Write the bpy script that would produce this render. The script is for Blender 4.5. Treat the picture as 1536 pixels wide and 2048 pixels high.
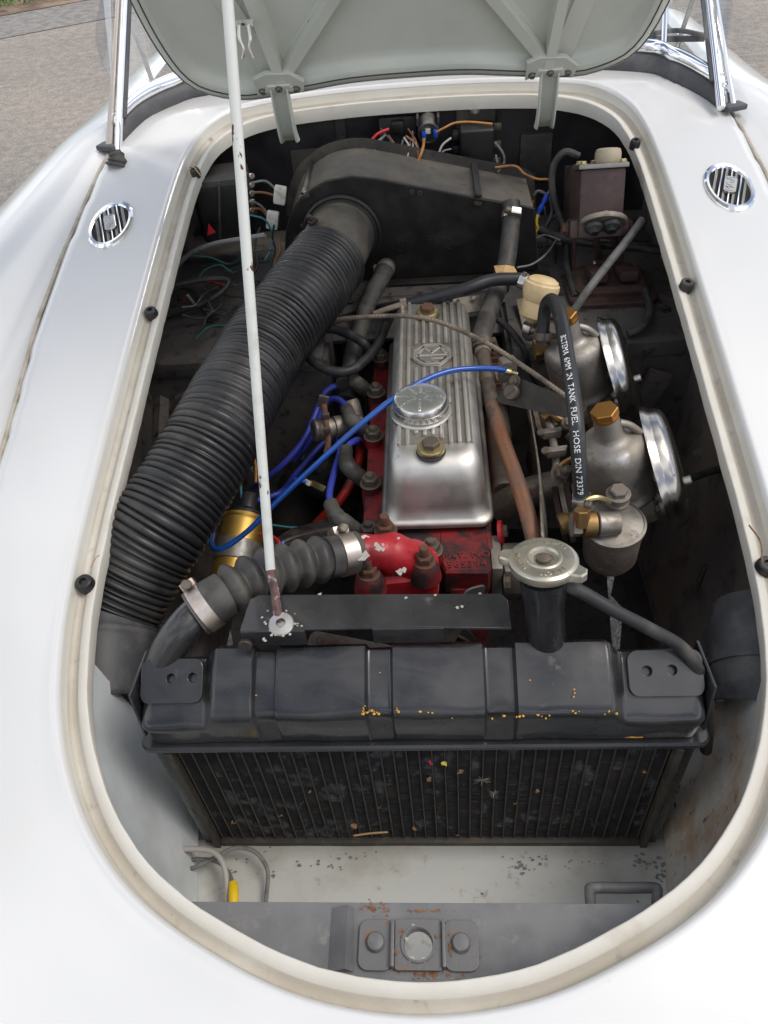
import bpy, bmesh, math, random
from mathutils import Vector, Matrix, Euler, noise as mnoise
random.seed(7)
V = Vector
for o in list(bpy.data.objects): bpy.data.objects.remove(o)
SC = bpy.context.scene
COL = SC.collection

# ------------------------------------------------------------------ camera
CAM = V((.0263, -.3347, 1.3173)); FPX = 1542.0
_p, _y, _r = [math.radians(a) for a in (44.068, 5.8385, -5.8919)]
FW = V((-math.sin(_y)*math.cos(_p), math.cos(_y)*math.cos(_p), -math.sin(_p)))
_rt = V((math.cos(_y), math.sin(_y), 0)); _up = _rt.cross(FW)
RT = _rt*math.cos(_r) + _up*math.sin(_r); UP = -_rt*math.sin(_r) + _up*math.cos(_r)
cd = bpy.data.cameras.new('camera'); cam = bpy.data.objects.new('camera', cd); COL.objects.link(cam)
cd.sensor_fit = 'HORIZONTAL'; cd.sensor_width = 36; cd.lens = 36*FPX/1536
cd.clip_start = .02; cd.clip_end = 500
cam.matrix_world = Matrix(((RT.x, UP.x, -FW.x, CAM.x), (RT.y, UP.y, -FW.y, CAM.y), (RT.z, UP.z, -FW.z, CAM.z), (0, 0, 0, 1)))
SC.camera = cam

# ------------------------------------------------------------------ sky, sun, exposure
SUN_EL, SUN_AZ = 60, 98        # azimuth: clockwise from +Y
w = bpy.data.worlds.new('World'); SC.world = w; w.use_nodes = True
nt = w.node_tree; nt.nodes.clear()
def wn(t): return nt.nodes.new(t)
sky = wn('ShaderNodeTexSky'); sky.sky_type = 'NISHITA'; sky.sun_disc = False
sky.sun_elevation = math.radians(SUN_EL); sky.sun_rotation = math.radians(SUN_AZ)
sky.dust_density = 2.0
tc = wn('ShaderNodeTexCoord'); mp = wn('ShaderNodeMapping'); mp.inputs['Scale'].default_value = (1, 1, 2.2)
nz = wn('ShaderNodeTexNoise'); nz.inputs['Scale'].default_value = 1.9; nz.inputs['Detail'].default_value = 7
nz.inputs['Roughness'].default_value = .55
rp = wn('ShaderNodeValToRGB'); rp.color_ramp.elements[0].position = .46; rp.color_ramp.elements[1].position = .60
mx = wn('ShaderNodeMix'); mx.data_type = 'RGBA'; mx.inputs['B'].default_value = (14, 14, 14.3, 1)
bg = wn('ShaderNodeBackground'); bg.inputs['Strength'].default_value = .12
wo = wn('ShaderNodeOutputWorld')
nt.links.new(tc.outputs['Generated'], mp.inputs['Vector']); nt.links.new(mp.outputs[0], nz.inputs['Vector'])
nt.links.new(nz.outputs['Fac'], rp.inputs['Fac']); nt.links.new(rp.outputs['Color'], mx.inputs['Factor'])
nt.links.new(sky.outputs[0], mx.inputs['A']); nt.links.new(mx.outputs['Result'], bg.inputs['Color'])
nt.links.new(bg.outputs[0], wo.inputs[0])
sl = bpy.data.lights.new('sun', 'SUN'); sl.energy = 1.5; sl.angle = math.radians(24); sl.color = (1, .95, .88)
so = bpy.data.objects.new('sun', sl); COL.objects.link(so)
_e, _a = math.radians(SUN_EL), math.radians(SUN_AZ)
sdir = V((math.sin(_a)*math.cos(_e), math.cos(_a)*math.cos(_e), math.sin(_e)))
so.rotation_euler = sdir.to_track_quat('Z', 'Y').to_euler()
SC.view_settings.view_transform = 'Standard'; SC.view_settings.look = 'None'
SC.view_settings.gamma = 1; SC.view_settings.use_curve_mapping = False
SC.view_settings.exposure = 0.22

# ------------------------------------------------------------------ helpers
def at(px, py, x=None, y=None, z=None, d=None):
    """world point seen at a pixel of the photograph, at a known x, y, z or depth"""
    D = FW + RT*((px-768)/FPX) - UP*((py-1024)/FPX)
    t = d if d else (x-CAM.x)/D.x if x is not None else (y-CAM.y)/D.y if y is not None else (z-CAM.z)/D.z
    return CAM + D*t
def onp(px, py, o, n):
    D = FW + RT*((px-768)/FPX) - UP*((py-1024)/FPX)
    return CAM + D*((V(o)-CAM).dot(V(n))/D.dot(V(n)))
def lerp(a, b, t): return a+(b-a)*t
def sstep(a, b, x):
    t = min(1, max(0, (x-a)/(b-a))); return t*t*(3-2*t)
def crom(pts, sub, closed=False):
    pts = [V(p) for p in pts]; n = len(pts); out = []
    if n < 3 and not closed:
        return [pts[0].lerp(pts[1], i/sub) for i in range(sub+1)]
    for i in range(n if closed else n-1):
        if closed: a, b, c, d = pts[i-1], pts[i], pts[(i+1) % n], pts[(i+2) % n]
        else:
            b, c = pts[i], pts[i+1]
            a = pts[i-1] if i else b+(b-c); d = pts[i+2] if i+2 < n else c+(c-b)
        for k in range(sub):
            t = k/sub
            out.append(.5*((2*b)+(c-a)*t+(2*a-5*b+4*c-d)*t*t+(3*b-a-3*c+d)*t*t*t))
    if not closed: out.append(pts[-1].copy())
    return out
def resample(pts, n):
    L = [0]
    for i in range(1, len(pts)): L.append(L[-1]+(pts[i]-pts[i-1]).length)
    out = []; j = 0
    for k in range(n+1):
        s = L[-1]*k/n
        while j < len(pts)-2 and L[j+1] < s: j += 1
        seg = L[j+1]-L[j]
        out.append(pts[j].lerp(pts[j+1], (s-L[j])/seg if seg else 0))
    return out
def frames(pts, ref=None):
    n = len(pts); T = []
    for i in range(n):
        T.append((pts[min(i+1, n-1)]-pts[max(i-1, 0)]).normalized())
    r = V(ref) if ref else (V((0, 0, 1)) if abs(T[0].z) < .9 else V((0, 1, 0)))
    N = (r-T[0]*r.dot(T[0])).normalized(); out = []
    for t in T:
        N = (N-t*N.dot(t)).normalized(); out.append((t, N, t.cross(N)))
    return out
def basis(axis, ref=None):
    a = V(axis).normalized()
    r = V(ref) if ref else (V((0, 0, 1)) if abs(a.z) < .9 else V((0, 1, 0)))
    x = (r-a*r.dot(a)).normalized(); y = a.cross(x)
    return x, y, a
def mtx(o, axis, ref=None, s=1.0):
    x, y, a = basis(axis, ref); o = V(o)
    return Matrix(((x.x*s, y.x*s, a.x*s, o.x), (x.y*s, y.y*s, a.y*s, o.y), (x.z*s, y.z*s, a.z*s, o.z), (0, 0, 0, 1)))

class MB:
    def __init__(s): s.v = []; s.f = []
    def add(s, v, f):
        b = len(s.v); s.v += [tuple(p) for p in v]; s.f += [tuple(i+b for i in q) for q in f]; return s
    def box(s, c, size, M=None, b=0, seg=2):
        bm = bmesh.new(); bmesh.ops.create_cube(bm, size=1)
        for v in bm.verts: v.co = V((v.co.x*size[0], v.co.y*size[1], v.co.z*size[2]))
        if b: bmesh.ops.bevel(bm, geom=bm.edges[:], offset=b, segments=seg, affect='EDGES', profile=.6)
        R = M if M else Matrix.Identity(4)
        bm.verts.index_update()
        s.add([V(c)+(R.to_3x3() @ v.co) for v in bm.verts], [[v.index for v in f.verts] for f in bm.faces]); bm.free(); return s
    def tube(s, pts, r, n=10, sub=6, cap=True, closed=False, rf=None, raw=False, ref=None):
        P = [V(p) for p in pts] if raw else crom(pts, sub, closed)
        if closed: P = P+[P[0]]
        fr = frames(P, ref); m = len(P); vs = []; fs = []
        L = [0]
        for i in range(1, m): L.append(L[-1]+(P[i]-P[i-1]).length)
        for i in range(m):
            t, N, B = fr[i]; q = rf(L[i]/L[-1], L[i]) if rf else r
            for k in range(n):
                a = 2*math.pi*k/n; vs.append(P[i]+(N*math.cos(a)+B*math.sin(a))*q)
        for i in range(m-1):
            for k in range(n):
                k2 = (k+1) % n; fs.append((i*n+k, i*n+k2, (i+1)*n+k2, (i+1)*n+k))
        if cap and not closed:
            fs.append(tuple(range(n-1, -1, -1))); fs.append(tuple((m-1)*n+k for k in range(n)))
        return s.add(vs, fs)
    def lathe(s, prof, o, axis, n=24, ref=None, capa=True, capb=True, sx=1, sy=1):
        x, y, a = basis(axis, ref); o = V(o); vs = []; fs = []
        for r, h in prof:
            for k in range(n):
                t = 2*math.pi*k/n; vs.append(o+a*h+x*(r*math.cos(t)*sx)+y*(r*math.sin(t)*sy))
        for i in range(len(prof)-1):
            for k in range(n):
                k2 = (k+1) % n; fs.append((i*n+k, i*n+k2, (i+1)*n+k2, (i+1)*n+k))
        if capa: fs.append(tuple(range(n-1, -1, -1)))
        if capb: fs.append(tuple((len(prof)-1)*n+k for k in range(n)))
        return s.add(vs, fs)
    def prism(s, out, M, h0, h1, b=0):
        """outline in local xy pushed from h0 to h1 along local z; b chamfers the top rim"""
        n = len(out); vs = []; rings = [(0, h0), (0, h1-b), (b, h1)] if b else [(0, h0), (0, h1)]
        c = sum((V((p[0], p[1], 0)) for p in out), V((0, 0, 0)))/n
        for ins, h in rings:
            for i, p in enumerate(out):
                q = V((p[0], p[1], 0))
                if ins:
                    pa, pb = V((*out[i-1], 0)), V((*out[(i+1) % n], 0))
                    e = (pb-pa).normalized(); nn = V((-e.y, e.x, 0))
                    if nn.dot(c-q) < 0: nn = -nn
                    q = q+nn*ins
                vs.append(M @ V((q.x, q.y, h)))
        fs = [tuple(range(n-1, -1, -1)), tuple((len(rings)-1)*n+k for k in range(n))]
        for i in range(len(rings)-1):
            for k in range(n):
                k2 = (k+1) % n; fs.append((i*n+k, i*n+k2, (i+1)*n+k2, (i+1)*n+k))
        return s.add(vs, fs)
    def loft(s, rows, closed=False):
        n = len(rows[0]); vs = [p for r in rows for p in r]; fs = []
        for i in range(len(rows)-1):
            for k in range(n if closed else n-1):
                k2 = (k+1) % n; fs.append((i*n+k, i*n+k2, (i+1)*n+k2, (i+1)*n+k))
        return s.add(vs, fs)
    def build(s, name, m, parent=None, smooth=35, fix=True, thick=0, kind=None, M=None, label=None):
        me = bpy.data.meshes.new(name); me.from_pydata(s.v, [], s.f)
        if fix or thick:
            bm = bmesh.new(); bm.from_mesh(me); bmesh.ops.recalc_face_normals(bm, faces=bm.faces[:])
            bm.to_mesh(me); bm.free()
        me.validate(); me.materials.append(MAT[m] if isinstance(m, str) else m)
        if smooth:
            me.shade_smooth(); me.set_sharp_from_angle(angle=math.radians(smooth))
        o = link(name, me, parent, M)
        if thick:
            md = o.modifiers.new('thick', 'SOLIDIFY'); md.thickness = thick; md.offset = 0
        if kind: o['kind'] = kind
        if label: o['label'] = label
        return o
def link(name, me, parent=None, M=None):
    o = bpy.data.objects.new(name, me); COL.objects.link(o)
    if M is not None: o.matrix_world = M
    if parent:
        o.parent = parent; o.matrix_parent_inverse = WORLD.get(parent.name, Matrix.Identity(4)).inverted()
        if M is not None: o.matrix_basis = M
    WORLD[o.name] = M.copy() if M is not None else Matrix.Identity(4)
    return o
WORLD = {}
def thing(name, label, cat, loc, group=None):
    o = bpy.data.objects.new(name, None); COL.objects.link(o); o.location = loc; o.empty_display_size = .05
    WORLD[o.name] = Matrix.Translation(V(loc))
    o['label'] = label; o['category'] = cat
    if group: o['group'] = group
    return o
def tag(o, label, cat, group=None, kind=None):
    o['label'] = label
    if cat: o['category'] = cat
    if group: o['group'] = group
    if kind: o['kind'] = kind
    return o
_cache = {}
def inst(key, make, name, m, parent, M):
    """one part made of a shared mesh"""
    k = (key, m)
    if k not in _cache:
        mb = MB(); make(mb); o = mb.build(name, m, None); _cache[k] = o.data
        bpy.data.objects.remove(o)
    return link(name, _cache[k], parent, M)
def hexring(r, n=6): return [(r*math.cos(2*math.pi*(k+.5)/n), r*math.sin(2*math.pi*(k+.5)/n)) for k in range(n)]
def _nut(mb):       # unit nut: across corners radius 1, stands on a washer, stud on top
    mb.lathe([(1.25, 0), (1.3, .06), (1.3, .16), (1.22, .22)], (0, 0, 0), (0, 0, 1), 20)
    I = Matrix.Identity(4)
    mb.prism(hexring(1.0), I, .2, 1.15, .13)
    mb.lathe([(.5, 1.1), (.5, 1.5), (.42, 1.62)], (0, 0, 0), (0, 0, 1), 12)
def _nutlong(mb):
    mb.lathe([(1.25, 0), (1.3, .06), (1.3, .16), (1.22, .22)], (0, 0, 0), (0, 0, 1), 20)
    mb.prism(hexring(1.0), Matrix.Identity(4), .2, 1.2, .13)
    mb.lathe([(.55, 1.15), (.55, 2.3), (.46, 2.45)], (0, 0, 0), (0, 0, 1), 12)
def _bolt(mb):      # plain hex head on a washer
    mb.lathe([(1.3, 0), (1.35, .08), (1.35, .16), (1.25, .22)], (0, 0, 0), (0, 0, 1), 20)
    mb.prism(hexring(1.0), Matrix.Identity(4), .2, .95, .15)
def _screw(mb):     # slotted cheese head
    mb.lathe([(1, 0), (1, .5), (.85, .68)], (0, 0, 0), (0, 0, 1), 18)
    mb.box((0, 0, .74), (1.5, .22, .1))
def nut(parent, p, axis, r, m='nut_steel', name='nut', kind='nut', ref=None):
    mk = {'nut': _nut, 'long': _nutlong, 'bolt': _bolt, 'screw': _screw}[kind]
    return inst(kind, mk, name, m, parent, mtx(p, axis, ref, r))
def clampring(parent, p, axis, r, wdt, m='clamp_steel', sdir=None, name='clamp', hexm='nut_steel', big=1.0):
    """worm drive hose clip: band, housing and screw, as one part with a screw sub-part"""
    x, y, a = basis(axis, sdir); mb = MB()
    mb.lathe([(r, -wdt/2), (r+.0011, -wdt/2), (r+.0011, wdt/2), (r, wdt/2), (r, -wdt/2)], p, axis, 40, capa=False, capb=False)
    R = Matrix((( x.x, y.x, a.x), (x.y, y.y, a.y), (x.z, y.z, a.z))).to_4x4()
    hp = V(p)+x*(r+.0035*big)
    mb.box(hp, (.007*big, .013*big, wdt*1.05), R, .0012)
    o = mb.build(name, m, parent)
    s = MB(); s.lathe([(.0032*big, 0), (.0032*big, .012*big), (.0046*big, .012*big), (.0046*big, .017*big), (.0036*big, .018*big)], hp-y*.004*big, y, 12)
    s.build('screw', hexm, o)
    return o
def textmesh(body, size, ext=.0002, align='CENTER', space=1.0):
    cu = bpy.data.curves.new('txt', 'FONT'); cu.body = body; cu.size = size; cu.extrude = ext
    cu.align_x = align; cu.align_y = 'CENTER'; cu.space_character = space; cu.resolution_u = 2
    ob = bpy.data.objects.new('txt', cu); COL.objects.link(ob)
    dg = bpy.context.evaluated_depsgraph_get()
    me = bpy.data.meshes.new_from_object(ob.evaluated_get(dg))
    bpy.data.objects.remove(ob); bpy.data.curves.remove(cu)
    return me
def text(body, size, M, m, parent, ext=.0002, fn=None, name='lettering', align='CENTER', space=1.0):
    me = textmesh(body, size, ext, align, space)
    for v in me.vertices:
        v.co = fn(v.co) if fn else M @ v.co
    me.materials.clear(); me.materials.append(MAT[m]); me.name = name
    return link(name, me, parent)
def plate(outer, holes, M, t, name, m, parent, bev=.0004, seg=16):
    """flat sheet with real holes: outer outline and holes [(x, y, r) or outline]"""
    cu = bpy.data.curves.new('pl', 'CURVE'); cu.dimensions = '2D'; cu.fill_mode = 'BOTH'; cu.extrude = t/2-bev
    cu.bevel_depth = bev; cu.bevel_resolution = 1
    def sp(ps):
        q = cu.splines.new('POLY'); q.points.add(len(ps)-1); q.use_cyclic_u = True
        for i, p in enumerate(ps): q.points[i].co = (p[0], p[1], 0, 1)
    sp(outer)
    for h in holes:
        sp([(h[0]+h[2]*math.cos(2*math.pi*k/seg), h[1]+h[2]*math.sin(2*math.pi*k/seg)) for k in range(seg)] if len(h) == 3 and not hasattr(h[0], '__len__') else h)
    ob = bpy.data.objects.new('pl', cu); COL.objects.link(ob)
    me = bpy.data.meshes.new_from_object(ob.evaluated_get(bpy.context.evaluated_depsgraph_get()))
    bpy.data.objects.remove(ob); bpy.data.curves.remove(cu)
    for v in me.vertices: v.co = M @ v.co
    me.materials.clear(); me.materials.append(MAT[m]); me.name = name
    me.shade_smooth(); me.set_sharp_from_angle(angle=math.radians(35))
    return link(name, me, parent)
def rrect(w, h, r, n=5, cx=0, cy=0):
    out = []
    for (sx, sy, a0) in ((1, 1, 0), (-1, 1, 90), (-1, -1, 180), (1, -1, 270)):
        for k in range(n+1):
            a = math.radians(a0+90*k/n)
            out.append((cx+sx*(w/2-r)+r*math.cos(a), cy+sy*(h/2-r)+r*math.sin(a)))
    return out
def quadM(o, x, y):
    """matrix with local x along x, local z along the normal"""
    x = V(x).normalized(); y = V(y); y = (y-x*y.dot(x)).normalized(); z = x.cross(y); o = V(o)
    return Matrix(((x.x, y.x, z.x, o.x), (x.y, y.y, z.y, o.y), (x.z, y.z, z.z, o.z), (0, 0, 0, 1)))

# ------------------------------------------------------------------ materials
MAT = {}
def mat(name, col, rough=.5, metal=0.0, layers=(), bump=None, coat=0, spec=.5, rvar=0, trans=0, ior=1.45, alpha=1, bump2=None, dust_sheen=None):
    """layers: (colour, scale, lo, hi, roughness or None, metallic or None[, stretch]) painted on by noise"""
    m = bpy.data.materials.new(name); m.use_nodes = True; t = m.node_tree; N = t.nodes; K = t.links
    b = N['Principled BSDF']
    co = N.new('ShaderNodeTexCoord').outputs['Object']
    def noi(scale, detail=6, r=.6, st=None):
        n = N.new('ShaderNodeTexNoise'); n.inputs['Scale'].default_value = scale; n.inputs['Detail'].default_value = detail
        n.inputs['Roughness'].default_value = r
        if st:
            mp = N.new('ShaderNodeMapping'); mp.inputs['Scale'].default_value = st; K.new(co, mp.inputs[0]); K.new(mp.outputs[0], n.inputs['Vector'])
        else: K.new(co, n.inputs['Vector'])
        return n.outputs['Fac']
    def val(x):
        n = N.new('ShaderNodeValue'); n.outputs[0].default_value = x; return n.outputs[0]
    rgb = N.new('ShaderNodeRGB'); rgb.outputs[0].default_value = (*col, 1); c = rgb.outputs[0]
    r = val(rough); mt = val(metal)
    def mixf(a, bb, f):
        n = N.new('ShaderNodeMix'); n.data_type = 'FLOAT'; K.new(f, n.inputs['Factor']); K.new(a, n.inputs['A'])
        n.inputs['B'].default_value = bb; return n.outputs['Result']
    for L in layers:
        f = noi(L[1], st=L[6] if len(L) > 6 else None)
        rp = N.new('ShaderNodeMapRange'); rp.inputs['From Min'].default_value = L[2]; rp.inputs['From Max'].default_value = L[3]
        K.new(f, rp.inputs['Value']); f = rp.outputs['Result']
        n = N.new('ShaderNodeMix'); n.data_type = 'RGBA'; K.new(f, n.inputs['Factor']); K.new(c, n.inputs['A'])
        n.inputs['B'].default_value = (*L[0], 1); c = n.outputs['Result']
        if L[4] is not None: r = mixf(r, L[4], f)
        if L[5] is not None: mt = mixf(mt, L[5], f)
    if dust_sheen:      # paler up-facing faces: dusty, and the tank's sky sheen put in colour: (colour, amount)
        gm = N.new('ShaderNodeNewGeometry'); sx = N.new('ShaderNodeSeparateXYZ'); K.new(gm.outputs['Normal'], sx.inputs[0])
        a = N.new('ShaderNodeMapRange'); a.inputs['From Min'].default_value = .15; a.inputs['From Max'].default_value = 1.0; a.inputs['To Max'].default_value = dust_sheen[1]
        K.new(sx.outputs['Z'], a.inputs['Value'])
        b2 = N.new('ShaderNodeMapRange'); b2.inputs['From Min'].default_value = .3; b2.inputs['From Max'].default_value = .7; b2.inputs['To Min'].default_value = .35; b2.inputs['To Max'].default_value = 1.25
        K.new(noi(26, 8, .7), b2.inputs['Value'])
        q = N.new('ShaderNodeMath'); q.operation = 'MULTIPLY'; q.use_clamp = True; K.new(a.outputs[0], q.inputs[0]); K.new(b2.outputs[0], q.inputs[1])
        n = N.new('ShaderNodeMix'); n.data_type = 'RGBA'; K.new(q.outputs[0], n.inputs['Factor']); K.new(c, n.inputs['A']); n.inputs['B'].default_value = (*dust_sheen[0], 1); c = n.outputs['Result']
        r = mixf(r, .75, q.outputs[0])
    if rvar:
        f = noi(35, 4); a = N.new('ShaderNodeMapRange'); a.inputs['From Min'].default_value = .3; a.inputs['From Max'].default_value = .7
        a.inputs['To Min'].default_value = -rvar; a.inputs['To Max'].default_value = rvar; K.new(f, a.inputs['Value'])
        s = N.new('ShaderNodeMath'); s.operation = 'ADD'; s.use_clamp = True; K.new(r, s.inputs[0]); K.new(a.outputs[0], s.inputs[1]); r = s.outputs[0]
    K.new(c, b.inputs['Base Color']); K.new(r, b.inputs['Roughness']); K.new(mt, b.inputs['Metallic'])
    prev = None
    for bp in (bump, bump2):
        if bp:
            n = N.new('ShaderNodeBump'); n.inputs['Strength'].default_value = bp[1]; n.inputs['Distance'].default_value = bp[2] if len(bp) > 2 else .001
            K.new(noi(bp[0], 5, .6, bp[3] if len(bp) > 3 else None), n.inputs['Height'])
            if prev: K.new(prev, n.inputs['Normal'])
            prev = n.outputs[0]
    if prev: K.new(prev, b.inputs['Normal'])
    b.inputs['Coat Weight'].default_value = coat; b.inputs['Coat Roughness'].default_value = .04
    if coat > .5:
        a = N.new('ShaderNodeMapRange'); a.inputs['From Min'].default_value = .35; a.inputs['From Max'].default_value = .75; a.inputs['To Min'].default_value = .02; a.inputs['To Max'].default_value = .22
        K.new(noi(5, 8, .7), a.inputs['Value']); K.new(a.outputs[0], b.inputs['Coat Roughness'])
    b.inputs['Specular IOR Level'].default_value = spec
    b.inputs['Transmission Weight'].default_value = trans; b.inputs['IOR'].default_value = ior
    if alpha < 1: b.inputs['Alpha'].default_value = alpha
    MAT[name] = m; return m
DUST = (.30, .26, .21); RUST = (.22, .075, .025); GRIME = (.035, .028, .022)
mat('white_paint', (.595, .592, .575), .35, layers=[((.585, .58, .55), 7, .48, .75, .42, None), ((.54, .52, .47), 60, .70, .80, .6, None), ((.30, .26, .2), 320, .775, .79, .8, None)], coat=1.0, bump=(3.5, .35, .005))
mat('cream_gutter', (.55, .525, .46), .6, layers=[((.60, .58, .525), 11, .45, .70, None, None), ((.46, .41, .335), 26, .58, .80, .75, None), ((.08, .06, .05), 240, .73, .76, .8, None)], bump=(180, .25, .0006))
mat('old_seam_beading', (.44, .40, .33), .7, layers=[((.32, .28, .22), 40, .45, .6, None, None)])
mat('lid_paint', (.56, .57, .495), .42, layers=[((.50, .515, .455), 7, .45, .65, .5, None), ((.22, .2, .16), 90, .70, .76, .7, None)], coat=.15, bump=(60, .12, .0008))
mat('lid_dark', (.05, .05, .045), .7)
mat('white_prop', (.58, .59, .55), .4, layers=[((.45, .47, .43), 30, .55, .7, .5, None), ((.085, .03, .03), 62, .635, .642, .7, None, (1, 1, .35))], bump=(120, .3, .0006))
mat('bare_prop', (.10, .045, .04), .6, layers=[((.30, .27, .25), 120, .58, .66, .5, None), ((.03, .025, .025), 70, .5, .6, .5, None)], bump=(200, .3, .0005))
mat('black_satin', (.013, .0135, .015), .27, layers=[((.030, .029, .029), 14, .48, .72, .42, None), ((.30, .27, .23), 420, .76, .775, .8, None), ((.19, .165, .13), 160, .735, .77, .8, None), ((.085, .08, .072), 40, .66, .78, .65, None)], bump=(260, .12, .0004), rvar=.10, dust_sheen=((.17, .16, .145), .05), coat=.3, bump2=(30, .3, .0010))
mat('black_box', (.008, .0075, .007), .45, layers=[((.017, .015, .013), 18, .48, .66, .6, None), ((.10, .085, .065), 200, .73, .78, .85, None)], bump=(200, .15, .0004), rvar=.1, dust_sheen=((.17, .15, .12), .12))
mat('black_dusty', (.040, .036, .031), .55, layers=[((.105, .09, .07), 14, .44, .64, .8, None), ((.025, .022, .02), 50, .56, .7, .5, None)], bump=(180, .2, .0005), dust_sheen=((.26, .23, .18), .35))
mat('black_firewall', (.016, .0155, .0175), .36, layers=[((.034, .031, .030), 9, .45, .65, .6, None), ((.10, .085, .07), 220, .74, .77, .8, None)], bump=(90, .3, .001), rvar=.1)
mat('bay_dark', (.062, .057, .056), .62, layers=[((.112, .099, .087), 8, .42, .65, .8, None), ((.055, .026, .016), 26, .6, .72, .85, None), ((.012, .011, .011), 60, .55, .7, .5, None)], bump=(120, .3, .001))
mat('bay_brown', (.135, .118, .110), .7, layers=[((.185, .140, .105), 9, .46, .68, .85, None), ((.06, .054, .05), 20, .5, .68, .8, None), ((.20, .11, .05), 150, .70, .76, .85, None)], bump=(120, .3, .001))
mat('duct_rubber', (.016, .0162, .0175), .40, layers=[((.045, .041, .036), 20, .48, .70, .5, None), ((.16, .14, .115), 230, .68, .76, .85, None)], bump=(220, .2, .0004), rvar=.1, dust_sheen=((.22, .20, .17), .06))
mat('black_rubber', (.016, .016, .017), .5, layers=[((.06, .056, .05), 30, .48, .68, .7, None), ((.12, .10, .085), 240, .7, .78, .85, None)], bump=(300, .15, .0003), rvar=.08)
mat('grey_rubber', (.036, .034, .032), .5, layers=[((.085, .077, .066), 28, .42, .62, .75, None), ((.025, .024, .023), 45, .55, .7, .55, None)], bump=(260, .25, .0004))
mat('hose_new', (.018, .019, .021), .42, layers=[((.05, .05, .05), 60, .6, .75, .6, None)], bump=(500, .2, .0002))
mat('tape_cloth', (.045, .046, .048), .5, layers=[((.11, .105, .1), 22, .45, .65, .75, None)], bump=(400, .4, .0005))
mat('cast_alloy', (.33, .31, .28), .52, 1, layers=[((.22, .19, .155), 18, .42, .64, .62, .8), ((.11, .08, .055), 45, .56, .72, .75, .4), ((.16, .075, .035), 90, .68, .76, .85, .2), ((.45, .43, .41), 30, .58, .7, .4, 1)], bump=(420, .35, .0005), rvar=.1)
mat('dull_alloy', (.26, .235, .20), .6, .8, layers=[((.13, .10, .075), 30, .45, .62, .75, .3), ((.22, .09, .035), 60, .63, .72, .85, .1), ((.33, .3, .26), 90, .58, .7, .5, .8)], bump=(300, .45, .0008))
mat('polished_alloy', (.56, .535, .495), .48, 1, layers=[((.45, .42, .375), 13, .44, .66, .56, 1), ((.34, .28, .22), 75, .66, .78, .6, .8), ((.06, .045, .035), 330, .755, .775, .8, .2)], bump=(700, .30, .0003), rvar=.08)
mat('rib_floor', (.34, .315, .28), .5, .95, layers=[((.16, .12, .085), 50, .50, .72, .65, .6), ((.09, .065, .045), 120, .66, .76, .8, .3)], bump=(300, .3, .0004))
mat('bright_alloy', (.64, .635, .62), .27, 1, layers=[((.62, .61, .6), 30, .5, .7, .28, 1)], bump=(500, .05, .0002))
mat('red_engine', (.20, .011, .013), .55, layers=[((.14, .006, .008), 20, .45, .65, .45, None), ((.022, .011, .010), 38, .52, .62, .65, None), ((.010, .008, .008), 14, .50, .62, .7, None)], coat=.0, bump=(60, .3, .0015), bump2=(400, .15, .0003))
mat('red_chipped', (.36, .014, .020), .46, layers=[((.20, .008, .012), 24, .45, .65, .42, None), ((.55, .50, .46), 31, .675, .682, .7, None), ((.03, .02, .018), 50, .66, .72, .7, None)], coat=.05, bump=(45, .5, .0022), bump2=(500, .25, .0004))
mat('bare_white_scab', (.36, .33, .30), .7, bump=(300, .4, .0006))
mat('nut_steel', (.15, .125, .10), .5, .7, layers=[((.08, .06, .045), 90, .45, .62, .7, .35), ((.22, .19, .15), 160, .6, .72, .4, .8), ((.16, .07, .03), 130, .66, .74, .85, .1)], bump=(600, .3, .0004))
mat('nut_black', (.05, .042, .036), .5, .5, layers=[((.12, .09, .07), 120, .55, .7, .6, .5)], bump=(600, .3, .0004))
mat('nut_rust', (.13, .062, .038), .7, .25, layers=[((.07, .035, .025), 120, .45, .62, .85, .1), ((.19, .15, .12), 200, .62, .72, .5, .5)], bump=(500, .4, .0005))
mat('zinc_steel', (.58, .56, .52), .32, 1, layers=[((.42, .38, .32), 60, .5, .68, .45, .9), ((.2, .14, .09), 200, .70, .76, .8, .3)], bump=(500, .1, .0002))
mat('clamp_steel', (.56, .50, .44), .36, 1, layers=[((.42, .34, .27), 50, .45, .66, .5, .9)], bump=(500, .25, .0003))
mat('brass', (.26, .165, .07), .52, 1, layers=[((.22, .13, .05), 60, .48, .66, .5, .9), ((.10, .06, .03), 160, .66, .75, .7, .4)], bump=(500, .15, .0003))
mat('brass_bright', (.40, .205, .06), .48, 1, layers=[((.36, .175, .05), 40, .5, .7, .5, 1)], bump=(500, .12, .0003))
mat('brass_pale', (.50, .42, .22), .38, 1, layers=[((.32, .24, .12), 80, .5, .68, .5, .8)], bump=(500, .12, .0003))
mat('copper_pipe', (.30, .15, .09), .5, .75, layers=[((.19, .12, .085), 34, .44, .6, .7, .4), ((.42, .17, .08), 55, .60, .7, .36, 1)], bump=(300, .3, .0004))
mat('dirty_pipe', (.11, .085, .068), .65, .35, layers=[((.18, .14, .11), 40, .5, .66, .7, .4)], bump=(300, .35, .0005))
mat('chrome', (.40, .385, .36), .18, 1, layers=[((.35, .24, .15), 150, .71, .755, .6, .4)], bump=(30, .03, .001))
mat('chrome_rusty', (.38, .36, .33), .20, 1, layers=[((.40, .30, .22), 45, .60, .74, .3, .8), ((.16, .07, .03), 170, .665, .70, .8, .1)], bump=(40, .04, .001))
mat('screen_chrome', (.84, .84, .84), .10, 1)
mat('dull_stanchion', (.50, .45, .39), .4, 1)
mat('gold_can', (.62, .40, .11), .5, 1, layers=[((.54, .34, .085), 20, .48, .66, .55, 1)], bump=(700, .12, .0002))
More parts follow.
